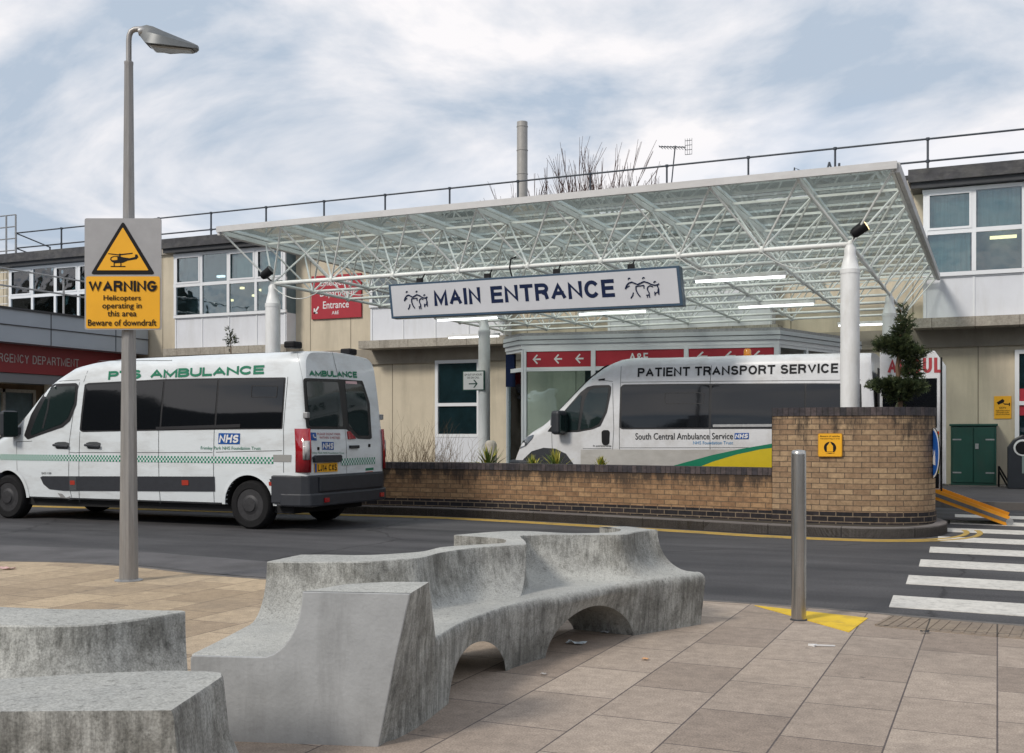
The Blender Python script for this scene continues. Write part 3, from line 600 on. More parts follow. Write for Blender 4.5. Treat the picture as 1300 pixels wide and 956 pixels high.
rowsB = [((.083,6.36),(0.,5.87),(-.042,6.45),.055), ((.078,6.55),(.13,6.06),(-.044,6.644),.055), ((.058,6.76),(.22,6.16),(-.159,6.785),.055), ((.062,6.90),(.33,6.28),(-.335,6.90),.055), ((.15,6.965),(.44,6.42),(-.338,6.97),.055),
         ((.36,6.97),(.62,6.66),(.01,7.23),.055), ((.55,6.95),(.78,6.82),(.366,7.08),.055), ((.70,6.97),(.92,6.94),(.605,7.10),.055), ((.784,7.10),(1.03,7.03),(.683,7.17),.055), ((.83,7.19),(1.12,7.10),(.735,7.33),.055),
         ((.88,7.25),(1.18,7.15),(.68,7.50),.055), ((.92,7.29),(1.23,7.19),(.612,7.56),.055), ((.98,7.32),(1.29,7.25),(.80,7.58),.055)]
bench = thing('concrete_bench', 'long winding concrete bench with scooped seats and low arches beneath, on the paving', 'bench')
def mid(a, b): return ((a[0]+b[0])/2, (a[1]+b[1])/2)
def half(a, b): return ((b[0]-a[0])/2, (b[1]-a[1])/2)
a1, a2 = (.20, 6.13), (.80, 6.84); a3, a4 = (-.31, 5.10), (-.035, 5.80)
bench_body([rowsA, rowsB], [(mid(a1, a2), half(a1, a2), .27), (mid(a3, a4), half(a3, a4), .25)], 'seat', bench)
# cast end block rising to a fin
g = MB(); top = [(-.86, Lx(-.86)), (-.413, Lx(-.413)), (-.363, 4.77), (-.55, 4.775), (-.718, 4.70)]; low = [(-1.04, Lx(-1.04)), (-.475, Lx(-.475)), (-.345, 4.93), (-.52, 5.02), (-.90, 4.96)]; bot = [(-1.04, Lx(-1.04)), (-.55, Lx(-.55)), (-.345, 4.98), (-.52, 5.02), (-.90, 4.96)]
lv = []
for k in range(9):
    a = k/8*math.pi/2; f = 1-math.cos(a); z = ZS+(ZT-ZS)*(1-math.sin(a)); lin_ = (ZT-z)/(ZT-ZS)
    lv.append([(*cw(*(Vector(t_).lerp(Vector(q), f if i not in (1, 2) else lin_) - Vector((0, .02)))), z) for i, (t_, q) in enumerate(zip(top, low))])
lv.append([(*cw(q[0], q[1]-.02), -0.01) for q in bot])
vs = [v for lp in lv for v in lp]; fs = [tuple(range(5)), tuple(range(45, 50))]
for i in range(9):
    for k in range(5): fs.append((i*5+k, i*5+(k+1) % 5, (i+1)*5+(k+1) % 5, (i+1)*5+k))
g.add(vs, fs); g.m = [0]*len(g.f)
for i, f in enumerate(g.f):
    if i >= 2 and (i-2) % 5 == 0: g.m[i] = 1
g.build('end_block', [M_conc, M_smooth], bench, smooth=35)
pf_ = [(-1.338, -.01), (-1.338, .365), (-1.33, ZS)]+[(top[0][0]+(low[0][0]-top[0][0])*(1-math.cos(k/10*math.pi/2)), ZS+(ZT-ZS)*(1-math.sin(k/10*math.pi/2))) for k in range(10, -1, -1)]+[(-.413, ZT), (-.475, ZS), (-.55, -.01)]
g = MB(); u2 = Vector((*cw(.129, 1), 0)).normalized()*.02; pts = [Vector((*cw(x, Lx(x)-.024), z)) for x, z in pf_]; g.sheet(pts, u2); g.build('end_face', M_smooth, bench, bevel=.004)
# nearer bench at the lower corner
b2 = thing('concrete_bench', 'nearer concrete bench whose scooped back is cut by the photo edge', 'bench')
rows0 = [((-2.6,3.95),(-2.6,2.95),(-2.6,4.3),.03), ((-2.1,3.76),(-2.1,2.95),(-2.1,4.12),.03), ((-1.725,3.68),(-1.7,2.97),(-1.69,4.02),.03), ((-1.458,3.69),(-1.3,3.0),(-1.46,4.01),.03), ((-1.30,3.81),(-1.0,3.05),(-1.31,3.99),.03), ((-1.19,3.96),(-.85,3.15),(-1.21,3.985),.03)]
bench_body([rows0], [], 'seat', b2)
g = MB(); pl0 = [(-2.6,2.75),(-1.9,2.82),(-1.35,2.875),(-1.15,2.94),(-.95,2.975),(-.84,2.972),(-.79,2.95),(-.775,2.90),(-.80,2.55),(-2.6,2.5)]
c0 = Vector((-1.6, 2.7)); lv = []
for z, o_ in ((ZT, 0.0), (ZT-.012, .006), (.5, .02), (.42, .05), (ZS, .10), (-.01, .06)):
    lv.append([(*cw(*(Vector(p)+(Vector(p)-c0).normalized()*o_)), z) for p in pl0])
nn = len(pl0); vs = [v for lp in lv for v in lp]; fs = [tuple(range(nn)), tuple(range(5*nn, 6*nn))]
for i in range(5):
    for k in range(nn): fs.append((i*nn+k, i*nn+(k+1) % nn, (i+1)*nn+(k+1) % nn, (i+1)*nn+k))
g.add(vs, fs); g.build('fin', M_conc, b2, smooth=35)

# ================================================================== BOLLARD, LAMP POST WITH WARNING SIGN
bp_ = onZ(1014, 787, ZP); bo = thing('bollard', 'brushed steel cylindrical bollard standing on the yellow wedge', 'bollard', (bp_.x, bp_.y, ZP))
g = MB(); r_ = 0.050; g.lathe([(r_, 0), (r_, 1.13), (r_*0.96, 1.15), (r_*0.8, 1.158), (r_*0.3, 1.162)], (0, 0, 0), n=32); g.build('post', M_steel, bo, smooth=40)
g = MB(); g.lathe([(r_*1.15, -0.01), (r_*1.15, 0.004), (r_*1.0, 0.01)], (0, 0, 0), n=32); g.build('base_collar', M_darkgrey, bo, smooth=40)
lp_ = onZ(163.5, 737, ZP); lp = thing('lamp_post', 'tapering octagonal grey steel lamp post carrying the helicopter warning sign', 'lamp post', (lp_.x, lp_.y, ZP), TH)
M_post = mat('post_steel', (0.34, 0.335, 0.33), 0.42, metal=0.5, var=0.2, scale=3, stretch=(12, 12, 0.6), dirt=(0.15, 0.12, 0.1), dirt_amt=0.4, dirt_scale=(8, 8, 1))
def zl(py, D=9.6): return HC+(HY-py)/FPX*D-ZP
g = MB(); g.lathe([(.083, 0), (.078, .5), (.066, 1.6), (.052, 3.0), (.038, zl(92)), (.040, zl(91)), (.040, zl(88)), (.03, zl(87.5))], (0, 0, 0), n=10); g.build('pole', M_post, lp, smooth=20)
g = MB(); g.lathe([(.12, -0.02), (.12, .006), (.09, .015)], (0, 0, 0), n=16); g.build('base_plate', M_galv, lp)
arm = [(0, 0, zl(90)), (0, 0, zl(62)), (0.005, 0, zl(55)), (0.02, 0, zl(50)), (0.05, 0, zl(47.5)), (0.12, 0, zl(47))]
g = MB(); g.tube(arm, 0.024, 10); g.build('arm', M_post, lp, smooth=50)
M_lh = mat('lamp_housing', (0.13, 0.14, 0.145), 0.45, metal=0.3, var=0.15)
g = MB(); x0, x1, x2 = 0.11, 0.22, 0.60
sec = [(x0, zl(44), zl(58), .03), (x0+.05, zl(43), zl(67), .07), (x1, zl(45.5), zl(70), .11), (x1+.1, zl(52), zl(72), .125), (x2-.03, zl(66), zl(73.5), .06), (x2, zl(68), zl(72), .03)]
vs = []
for x, zt, zb, hw in sec: vs += [(x, -hw, zb), (x, -hw*.8, (zt+zb)/2+.01), (x, -hw*.3, zt), (x, hw*.3, zt), (x, hw*.8, (zt+zb)/2+.01), (x, hw, zb)]
fs = [tuple(range(6)), tuple(range(30, 36))]
for i in range(5):
    for k in range(6): fs.append((i*6+k, i*6+(k+1) % 6, (i+1)*6+(k+1) % 6, (i+1)*6+k))
g.add(vs, fs); lh = g.build('lamp_head', M_lh, lp, smooth=25)
g = MB(); g.add([(x1-.02, -.085, zl(71)), (x1-.02, .085, zl(71)), (x2-.04, .05, zl(74.5)), (x2-.04, -.05, zl(74.5)), (x1, -.07, zl(73)), (x1, .07, zl(73)), (x2-.06, .04, zl(76)), (x2-.06, -.04, zl(76))], [(0,1,2,3),(4,7,6,5),(0,4,5,1),(1,5,6,2),(2,6,7,3),(3,7,4,0)]); g.build('lens', mat('lamp_lens', (0.28, 0.3, 0.31), 0.2), lh)
g = MB(); g.lathe([(.035, -.03), (.045, 0), (.035, .03)], (x0+.01, 0, zl(50.5)), axis='x', n=14); g.build('clamp', M_galv, lp, smooth=40)
# sign plate, facing the camera
ws = thing('warning_sign', 'grey and yellow helicopter warning plate strapped to the lamp post', 'sign', (lp_.x, lp_.y, 0), TH)
DS = 9.48
def sx(px): return (px-163.5)/FPX*DS
def szz(py): return HC+(HY-py)/FPX*DS
yS = -0.10
def flat(yy): return lambda u, v: (u, yy, v)
sg = rpoly([(sx(113.5), szz(421)), (sx(209), szz(421)), (sx(209), szz(282)), (sx(113.5), szz(282))], .02)
g = MB(); g.sheet([(u, yS, v) for u, v in sg], (0, .012, 0)); g.build('board', mat('sign_plate_grey', (0.33, 0.335, 0.35), 0.5, var=0.06), ws)
g = MB(); g.sheet([(u, yS-.003, v) for u, v in rpoly([(sx(115.5), szz(419.5)), (sx(207.5), szz(419.5)), (sx(207.5), szz(354.5)), (sx(115.5), szz(354.5))], .02)], (0, .003, 0)); g.build('yellow_panel', M_yellow, ws)
g = MB(); g.sheet([(u, yS-.003, v) for u, v in rpoly([(sx(121), szz(352)), (sx(201.5), szz(352)), (sx(161.5), szz(285.5))], .03)], (0, .003, 0)); g.build('triangle_border', M_black, ws)
g = MB(); g.sheet([(u, yS-.006, v) for u, v in rpoly([(sx(129), szz(347)), (sx(193.5), szz(347)), (sx(161.5), szz(293.5))], .008)], (0, .003, 0)); g.build('triangle_panel', M_yellow, ws)
hp = lambda c: [(sx(x/3.824), yS-.008, szz(230+y/3.824)) for x, y in c]
g = MB()
for q in ([(548,366),(602,372),(602,377),(548,370)], [(606,370),(664,364),(664,369),(606,376)], [(600,368),(608,368),(607,386),(601,386)],
          [(560,386),(572,380),(600,380),(622,386),(650,390),(676,384),(676,372),(686,372),(692,384),(684,394),(640,402),(618,412),(580,414),(564,406),(557,396)],
          [(574,412),(579,412),(579,428),(574,428)], [(606,410),(611,410),(611,428),(606,428)], [(560,427),(630,427),(630,432),(560,432)]):
    g.sheet(hp(q), (0, .002, 0))
g.build('helicopter_symbol', M_black, ws)
g = MB(); g.sheet([(x, yS-.0095, z) for x, _, z in hp([(566,389),(578,384),(592,385),(592,398),(570,400),(564,396)])], (0, .001, 0)); g.build('helicopter_window', M_yellow, ws)
for s, l_, r__, t_, b_, bo_ in (('WARNING', 119, 204, 360, 373.5, .03), ('Helicopters', 137.5, 184, 378, 386.5, .02), ('operating in', 136, 185, 387.8, 396.8, .02), ('this area', 142.5, 178.5, 397, 404.5, .02), ('Beware of downdraft', 118, 203.5, 408.2, 416.2, .02)):
    if s == 'WARNING': stext(s, flat(yS-.008), sx(l_), sx(r__), szz(b_), szz(t_), M_black, ws, .22, .09)
    else: text(s, flat(yS-.008), sx(l_), sx(r__), szz(b_), szz(t_), M_black, ws, bo_*.6)
g = MB()
for z in (szz(300), szz(400)): g.box(-.06, .06, -.088, .06, z-.02, z+.02)
g.build('bracket', M_galv, ws)

# ================================================================== HOSPITAL BUILDING
YW = 27.0; YB = 26.5
bl = thing('hospital_building', 'two storey cream hospital block with white window bays and dark flat roof', 'building')
g = MB(); g.box(-34, 12, YW, YW+9, 0, 6.95); g.build('wall', M_cream, bl)
g = MB()
for x in [-34+1.4*k for k in range(33)]: g.box(x-.012, x+.012, YW-.006, YW+.01, 0.1, 6.9)
g.build('panel_joint', mat('joint_line', (0.27, 0.235, 0.18), 0.9), bl)
g = MB(); g.box(-34.05, 12.05, YW-.08, YW+.05, 3.28, 3.72); g.build('concrete_band', M_band, bl)
g = MB(); g.box(-34.1, 12.1, YW-.10, YW+9.1, 6.95, 7.22); g.build('parapet', M_ledge, bl)
g = MB(); g.box(-34.15, 12.15, YW-.14, YW+9.2, 7.22, 7.30); g.build('roof', M_roof, bl)
MW = mat('mullion_white', (0.72, 0.74, 0.76), 0.35)
def bay(x0, n=4, red=False, blind_seed=0, lamps=()):
    p = 1.02; x1 = x0+p*n; rnd = random.Random(blind_seed)
    g = MB(); g.box(x0-.05, x1+.05, YB+.03, YW, 3.9, 4.86); b = g.build('window_bay', M_panel, bl)
    # side cheeks, top, inner back
    g = MB(); g.box(x0-.05, x0+.05, YB+.03, YW, 4.86, 6.85); g.box(x1-.05, x1+.05, YB+.03, YW, 4.86, 6.85); g.box(x0+.05, x1-.05, YW-.04, YW+.02, 4.86, 6.85); g.build('bay_side', M_inside, b)
    g = MB()
    for k in range(n):
        if rnd.random() < .93:
            a = x0+p*k+.08; zz = 6.75-rnd.choice((.9, 1.3, 1.9, 1.9)); g.box(a, a+p-.16, YB+.14, YB+.15, zz, 6.75)
    if g.v: g.build('blind', M_blind, b)
    zz = (4.86, 5.86, 6.80)
    g = MB()
    for z, h in ((4.90, .09), (5.86, .10), (6.80, .09)): g.box(x0-.06, x1+.06, YB-.03, YB+.05, z-h/2, z+h/2)
    for k in range(n+1): g.box(x0+p*k-.045, x0+p*k+.045, YB-.032, YB+.052, 4.95, 6.75)
    for k in range(n):
        if (k+blind_seed) % 3 != 0: 
            a, c = x0+p*k+.045, x0+p*(k+1)-.045
            for q in ((a, a+.05, 5.91, 6.755), (c-.05, c, 5.91, 6.755), (a+.05, c-.05, 5.91, 5.96), (a+.05, c-.05, 6.70, 6.755)): g.box(q[0], q[1], YB-.045, YB-.0325, q[2], q[3])
    g.build('window_frame', MW, b)
    g = MB()
    for k in range(n+1): g.box(x0+p*k-.02, x0+p*k+.02, YB+.01, YB+.03, 3.93, 4.855)
    g.box(x0, x1, YB+.012, YB+.03, 4.82, 4.855)
    g.build('panel_strip', MW, b)
    for k in range(n):
        for z0, z1 in ((4.945, 5.81), (5.91, 6.755)):
            g = MB(); g.box(x0+p*k+.045, x0+p*(k+1)-.045, YB+.005, YB+.012, z0, z1); g.build('pane', M_glass, b)
    g = MB(); g.box(x0-.25, x1+.25, YB-.28, YW-.101, 3.68, 3.90); g.build('ledge', brick_ledge, b)
    g = MB(); g.box(x0-.3, x1+.3, YB-.22, YW+2, 6.86, 6.99); g.build('fascia', mat('red_brown_fascia', (0.14, 0.03, 0.035), 0.6) if red else M_darkgrey, b)
    g = MB(); g.box(x0-.35, x1+.35, YB-.30, YW+2, 6.99, 7.28); g.build('bay_roof', M_roof if not red else mat('red_brown_roof', (0.15, 0.03, 0.035), 0.65, var=0.2), b)
    for (x, z, wdt) in lamps:
        g = MB(); g.box(x-wdt/2, x+wdt/2, YB+.2, YB+.3, z-.03, z+.03); g.build('room_light', M_lamp if wdt > .5 or wdt < .2 else M_tube, b)
    return b
brick_ledge = brickmat('ledge_slabs', (0.38, 0.35, 0.30), (0.42, 0.39, 0.33), (0.14, 0.12, 0.1), 0.9, 3.0, uv=False, ms=0.008, fine=0.2, stain=(0.15, 0.13, 0.11, .7), stain_scale=(3, 3))
bay(-30.3, 4, blind_seed=5)
bay(-23.25, 4, blind_seed=2, lamps=((-21.7, 6.1, .25), (-20.9, 5.7, .10), (-20.45, 5.45, .10), (-21.3, 5.35, .08), (-20.2, 5.6, .08)))
bay(-16.2, 4, blind_seed=1)
bay(-9.1, 4, red=True, blind_seed=4)
bay(-1.5, 6, blind_seed=8, lamps=((0.1, 6.02, .5), (0.12, 5.70, .55)))
# ground floor windows
def gwin(x0, x1, z0, z1, n, zt, mullz, panel=True, cat='window'):
    g = MB()
    for x in [x0+(x1-x0)*k/n for k in range(n+1)]: g.box(x-.045, x+.045, YW-.10, YW-.02, z0, z1)
    for z in [z0, z1]+mullz: g.box(x0-.045, x1+.045, YW-.102, YW-.018, z-.045, z+.045)
    f = g.build('window', MW, bl)
    g = MB(); g.box(x0, x1, YW-.05, YW-.04, z0, z1); g.build('pane', M_glass, f)
    g = MB(); g.box(x0, x1, YW-.035, YW-.005, z0, z1); g.build('interior', M_inside, f)
    if panel:
        g = MB(); g.box(x0-.045, x1+.045, YW-.09, YW-.02, zt, z0-.045); g.build('lower_panel', M_panel, f)
a = onY(556, 460, YW); c = onY(604, 553, YW)
gwin(a.x, onY(609, 460, YW).x, c.z, a.z, 1, 0.5, [onY(556, 514, YW).z])
a = onY(1291, 447, YW); c = onY(1300, 552, YW)
gwin(a.x, a.x+2.2, 0.9, a.z, 2, 0.12, [onY(1291, 512, YW).z])
g = MB(); q = onY(1290, 530, YW); g.box(a.x+.04, a.x+1.0, YW-.06, YW-.052, 1.7, 2.3); g.build('window_poster', M_red, bl)
# red emergency sign on the wall
es = thing('emergency_sign', 'dark red emergency department entrance sign on cream wall behind the truss', 'sign')
a = onY(395.5, 351, YW-.05); c = onY(458.5, 398, YW-.05); z1 = a.z; z0 = c.z-.1
g = MB(); g.box(a.x, c.x, YW-.06, YW, z0, z1); g.build('board', M_red, es)
W_ = c.x-a.x; H_ = z1-z0; fE = lambda u, v: (a.x+u*W_, YW-.064, z0+v*H_)
text('Emergency', fE, .18, .82, .71, .90, M_lwhite, es, .01); text('Department', fE, .18, .88, .47, .66, M_lwhite, es, .01); text('Entrance', fE, .24, .76, .23, .40, M_lwhite, es, .01); text('A&E', fE, .42, .56, .09, .17, M_lwhite, es, .01)
g = MB()
for q in ([(.05,.13),(.13,.13),(.13,.165),(.085,.165),(.085,.165),(.05,.165)], [(.05,.13),(.08,.13),(.08,.25),(.05,.25)], [(.06,.15),(.14,.30),(.16,.27),(.08,.13)]):
    g.sheet([fE(*p) for p in q], (0, -.002, 0))
g.build('arrow', M_lwhite, es)
# roof railing
rl = thing('roof_railing', 'long dark grey two bar safety railing along the hospital roof edge', 'railing')
YR = 27.25
for k in range(-9, 8):
    x = -11.99+2.1*k*1.0
    g = MB(); g.bar((x, YR, 7.25), (x, YR, 8.22), .028, 6); g.bar((x, YR-.0, 7.3), (x, YR+.9, 7.3), .02, 6); g.lathe([(.045, -.03), (.045, .03)], (x, YR, 8.2), n=8); g.lathe([(.045, -.03), (.045, .03)], (x, YR, 7.68), n=8); g.build('post', M_rail, rl)
for z in (8.2, 7.68):
    g = MB(); g.bar((-30.9, YR, z), (5, YR, z), .024, 8); g.build('rail', M_rail, rl)
g = MB()
for z in (8.2, 7.68): g.bar((-30.9, YR, z), (-32.0, YR+2.5, z-.02), .024, 8)
g.bar((-32.0, YR+2.5, 7.2), (-32.0, YR+2.5, 8.2), .028); g.build('return_rail', M_rail, rl)
# roof vent pipes bent
for px, hts in ((1012, .55), (1050, .45)):
    a = onY(px, 214, YR-.35); v = thing('roof_bracket', 'bent steel railing bracket above the glass canopy, %s' % ('the one further from the window bay' if px == 1012 else 'the A shaped one nearer the window bay'), 'bracket', (a.x, YR-.35, 7.25))
    g = MB()
    if px == 1012: g.tube([(-.12, 0, 0), (-.06, 0, .5), (.12, 0, .38), (.3, 0, .42), (.32, 0, .1)], .022, 6)
    else: g.bar((-.1, 0, 0), (.05, 0, .55), .025); g.bar((.05, 0, .55), (.2, 0, 0.05), .025); g.bar((-.02, 0, .25), (.13, 0, .25), .02); g.bar((.28, 0, 0), (.28, 0, .5), .03)
    g.build('tube', M_rail, v)
# tiled roof bit, far right, above the bay
tr = thing('tiled_roof', 'low grey brown tiled roof hump rising behind the roof edge', 'roof'); a = onY(1241, 207, 31)
g = MB(); g.add([(a.x, 31, 7.0), (a.x+9, 31, 7.0), (a.x+9, 33.5, 8.9), (a.x+.9, 33.5, 8.9), (a.x, 36, 7.0), (a.x+9, 36, 7.0), (a.x+.5, 31.3, 8.35), (a.x+9, 31.3, 8.35)], [(0,1,7,6), (6,7,2,3), (3,2,5,4), (0,6,3,4), (1,5,2,7)])
g.build('tiles', brickmat('roof_tiles', (0.16, 0.14, 0.11), (0.2, 0.17, 0.13), (0.04, 0.035, 0.03), 0.3, 0.25, uv=False, ms=0.03), tr)

# chimney, antenna, bare trees
a = onY(663, 250, 40); ch = thing('chimney_flue', 'tall pale ribbed steel flue rising behind the roof', 'chimney', (a.x, 40, 6)); zt = onY(663, 155, 40).z-6
g = MB(); pr = [(.215, 0)]
for k in range(1, 9): z = zt*k/8.2; pr += [(.215, z-.02), (.23, z-.015), (.23, z+.015), (.215, z+.02)]
pr += [(.215, zt), (.17, zt)]
g.lathe(pr, (0, 0, 0), n=20); g.build('flue', mat('flue_steel', (0.36, 0.35, 0.33), 0.55, metal=0.2, var=0.12, scale=3), ch, smooth=40)
a = onY(852, 205, 30); an = thing('tv_aerial', 'television aerial on a leaning mast above the railing', 'aerial', (a.x, 30, 7.3))
zt = onY(852, 190, 30).z-7.3
g = MB(); g.bar((-.1, 0, 0), (.12, 0, zt+.1), .02); g.build('mast', M_rail, an)
g = MB(); g.bar((-.35, 0, zt+.12), (.45, -.1, zt-.0), .015)
for k in range(9): x = -.3+k*.085; g.bar((x, -.2, zt+.1-k*.012), (x, .2, zt+.1-k*.012), .008)
for k in range(4): g.bar((.42, -.05, zt-.2+k*.13), (.62, -.05, zt-.2+k*.13), .008); g.bar((.42+k*.065, -.05, zt-.2), (.42+k*.065, -.05, zt+.25), .006)
g.build('antenna', M_rail, an)
M_bark = mat('bare_bark', (0.085, 0.05, 0.045), 0.9, var=0.3)
def bare_tree(name, loc, h, spread, seed, label, group=None):
    rnd = random.Random(seed); t = thing(name, label, 'tree', loc, group=group); g = MB(); cr = MB()
    def br(p, d, ln, r, lev):
        q = p+d*ln; (g if lev == 0 else cr).bar(p, q, r, 4 if lev > 1 else 6, r*.65, caps=False)
        if lev == 5: return
        for k in range(3 if lev < 4 else 2):
            nd = (d+Vector((rnd.uniform(-1, 1), rnd.uniform(-1, 1), rnd.uniform(-.1, .5)))*spread).normalized(); br(p+d*ln*rnd.uniform(.55, 1), nd, ln*rnd.uniform(.6, .82), max(r*.6, .012), lev+1)
    for k in range(5):
        br(Vector((rnd.uniform(-.3, .3), rnd.uniform(-.3, .3), 0)), Vector((rnd.uniform(-.15, .15), rnd.uniform(-.15, .15), 1)).normalized(), h*.36, .12, 0)
    g.build('trunk', M_bark, t); cr.build('crown', M_bark, t)
bare_tree('bare_tree', (onY(703, 250, 48).x, 48, 0), 13.6, .27, 3, 'bare winter tree behind the roof, the tallest near the flue', 'bare trees behind the roof')
bare_tree('bare_tree', (onY(738, 250, 49).x, 49, 0), 14.0, .27, 11, 'bare winter tree behind the roof, middle one of three', 'bare trees behind the roof')
bare_tree('bare_tree', (onY(775, 250, 50).x, 50, 0), 13.4, .27, 23, 'bare winter tree behind the roof, nearest the aerial', 'bare trees behind the roof')

# emergency wing, projecting
XE = -24.7
ew = thing('emergency_wing', 'projecting grey clad emergency department porch with red name band beneath', 'building')
M_clad = mat('grey_cladding', (0.33, 0.375, 0.43), 0.4, metal=0.1, var=0.04, scale=1)
g = MB(); g.box(-36, XE, 14, YW-.11, 3.80, 4.74); g.build('fascia', M_clad, ew)
g = MB(); g.box(XE, XE+.03, 14, YW-.11, 4.26, 4.285); g.box(XE-.02, XE+.05, 14, YW-.11, 4.70, 4.76); [g.box(XE, XE+.012, y-.01, y+.01, 3.8, 4.7) for y in (15.5, 18, 20.5, 23, 25.5)]; g.build('cladding_joint', M_darkgrey, ew)
g = MB(); g.box(-36, XE-.5, 14, YW-.11, 3.0, 3.80); g.build('name_band', mat('dull_red', (0.20, 0.012, 0.02), .5), ew)
a = onX(-22, 443, XE-.49); c = onX(96, 463, XE-.49)
fW = lambda u, v: (XE-.488, u, v)
y0 = onX(-22, 450, XE-.49).y; y1 = onX(90, 460, XE-.49).y
zc = onX(40, 458, XE-.49).z
stext('EMERGENCY DEPARTMENT', fW, y0, onX(100, 460, XE-.49).y, 3.28, 3.52, mat('dull_white_letters', (0.35, 0.33, 0.33), 0.5), ew, .12)
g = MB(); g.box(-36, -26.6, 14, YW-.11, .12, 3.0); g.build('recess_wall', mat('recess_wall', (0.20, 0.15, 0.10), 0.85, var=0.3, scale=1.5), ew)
g = MB(); g.box(XE-1.2, XE-.55, 14.2, YW-.2, 2.72, 2.99); g.build('door_header', mat('grey_header', (0.16, 0.17, 0.19), 0.5), ew)
for k, y in enumerate((17.5, 20.2, 22.9, 25.6)):
    g = MB(); g.box(-26.58, -26.5, y-1.1, y+1.1, .12, 2.6); d_ = g.build('door', M_inside, ew)
    g = MB()
    for q in (-1.1, 0, 1.1): g.box(-26.5, -26.44, y+q-.05, y+q+.05, .12, 2.6)
    g.box(-26.5, -26.44, y-1.05, y+1.05, 2.5, 2.6); g.build('door_frame', M_galv, d_)
g = MB(); g.box(-25.9, -25.86, 21.2, 22.0, 1.4, 2.2); g.build('notice_board', M_lwhite, ew)
g = MB(); g.box(-25.4, -25.1, 18.4, 18.7, .1, 2.72); g.box(-25.4, -25.1, 23.4, 23.7, .1, 2.72); g.build('pillar', M_galv, ew)
g = MB(); g.box(-27.2, -26.2, 20.9, 22.3, 2.3, 2.36); g.build('ceiling_light', M_lamp, ew)
# railing on top of the porch
pr_ = thing('porch_railing', 'grey two bar railing on top of the emergency porch', 'railing')
for z in (5.82, 5.35):
    g = MB(); g.bar((XE-.15, 13.5, z), (XE-.15, YW-.3, z), .025, 8); g.build('rail', M_galv, pr_)
for y in (14.5, 17.5, 20.5, 23.6, 26.4):
    g = MB(); g.bar((XE-.15, y, 4.70), (XE-.15, y, 5.84), .03, 8); g.build('post', M_galv, pr_)
# roof plant / ladder frame at far left
sf = thing('access_ladder', 'white steel access ladder and cage on the far roof corner', 'ladder'); a = onY(0, 325, YW+.6)
xx = [onY(p, 300, YW-.25).x for p in (-2, 8, 20)]
for x in xx:
    g = MB(); g.bar((x, YW-.25, 7.0 if x > xx[0] else 4.8), (x, YW-.25, 8.7), .03); g.build('upright', M_galv, sf)
for z in (7.5, 7.9, 8.3, 8.7): g = MB(); g.bar((xx[0], YW-.25, z), (xx[2], YW-.25, z), .02); g.build('cross_rail', M_galv, sf)
for k in range(10): g = MB(); g.bar((xx[0], YW-.2, 4.9+k*.27), (xx[1], YW-.2, 4.9+k*.27), .015); g.build('rung', M_white, sf)
pp = thing('roof_pipes', 'dark lagged pipes running over the flat roof', 'pipes')
g = MB()
for k in range(3): g.bar((-30.5, 29.5+k*.5, 7.75-k*.08), (-27.0, 28.2+k*.5, 7.5), .13, 8)
g.box(-29.5, -28.6, 28.6, 30, 7.2, 7.75); g.build('pipe', M_darkgrey, pp, smooth=50)

# ================================================================== GLASS LOBBY
lb = thing('entrance_lobby', 'single storey white framed glass entrance lobby with red arrow panels', 'building')
C0 = Vector(cw(5.11, 21.0)); ang = -TH+R(24.06-14.0)   # heading of the front in world
fd = Vector((math.cos(R(10.0)), math.sin(R(10.0))))
Lf = 5.0; A0 = C0-fd*Lf
right_d = Vector(cw(math.sin(R(43)), math.cos(R(43)))); left_d = Vector(cw(math.sin(R(-50)), math.cos(R(-50))))
A1 = C0+right_d*3.4; Am = A0+Vector(cw(-.33, .8))
base = [tuple(Am), tuple(A0), tuple(C0), tuple(A1), (A1.x-.3, YW-.12), (Am.x, YW-.12)]
zf0, zf1 = 3.02, 3.28
def outset(p, e):
    c = Vector((sum(q[0] for q in p)/len(p), sum(q[1] for q in p)/len(p))); return [tuple(Vector(q)+(Vector(q)-c).normalized()*e) for q in p]
g = MB(); g.prism(outset(base, .12), zf0+.09, zf1); g.build('fascia', mat('fascia_pale', (0.52, 0.55, 0.57), 0.45, var=0.04), lb)
g = MB(); g.prism(outset(base, .08), zf0, zf0+.088); g.build('fascia_lower', M_frame, lb)
g = MB(); g.prism(outset(base, .13), zf0+.17, zf0+.182); g.build('fascia_joint', M_darkgrey, lb)
g = MB(); g.prism(outset(base, .09), zf1+.001, zf1+.06); g.build('roof', M_galv, lb)
g = MB(); g.prism(outset(base, .02), .0, .14); g.build('floor', M_kerb, lb)
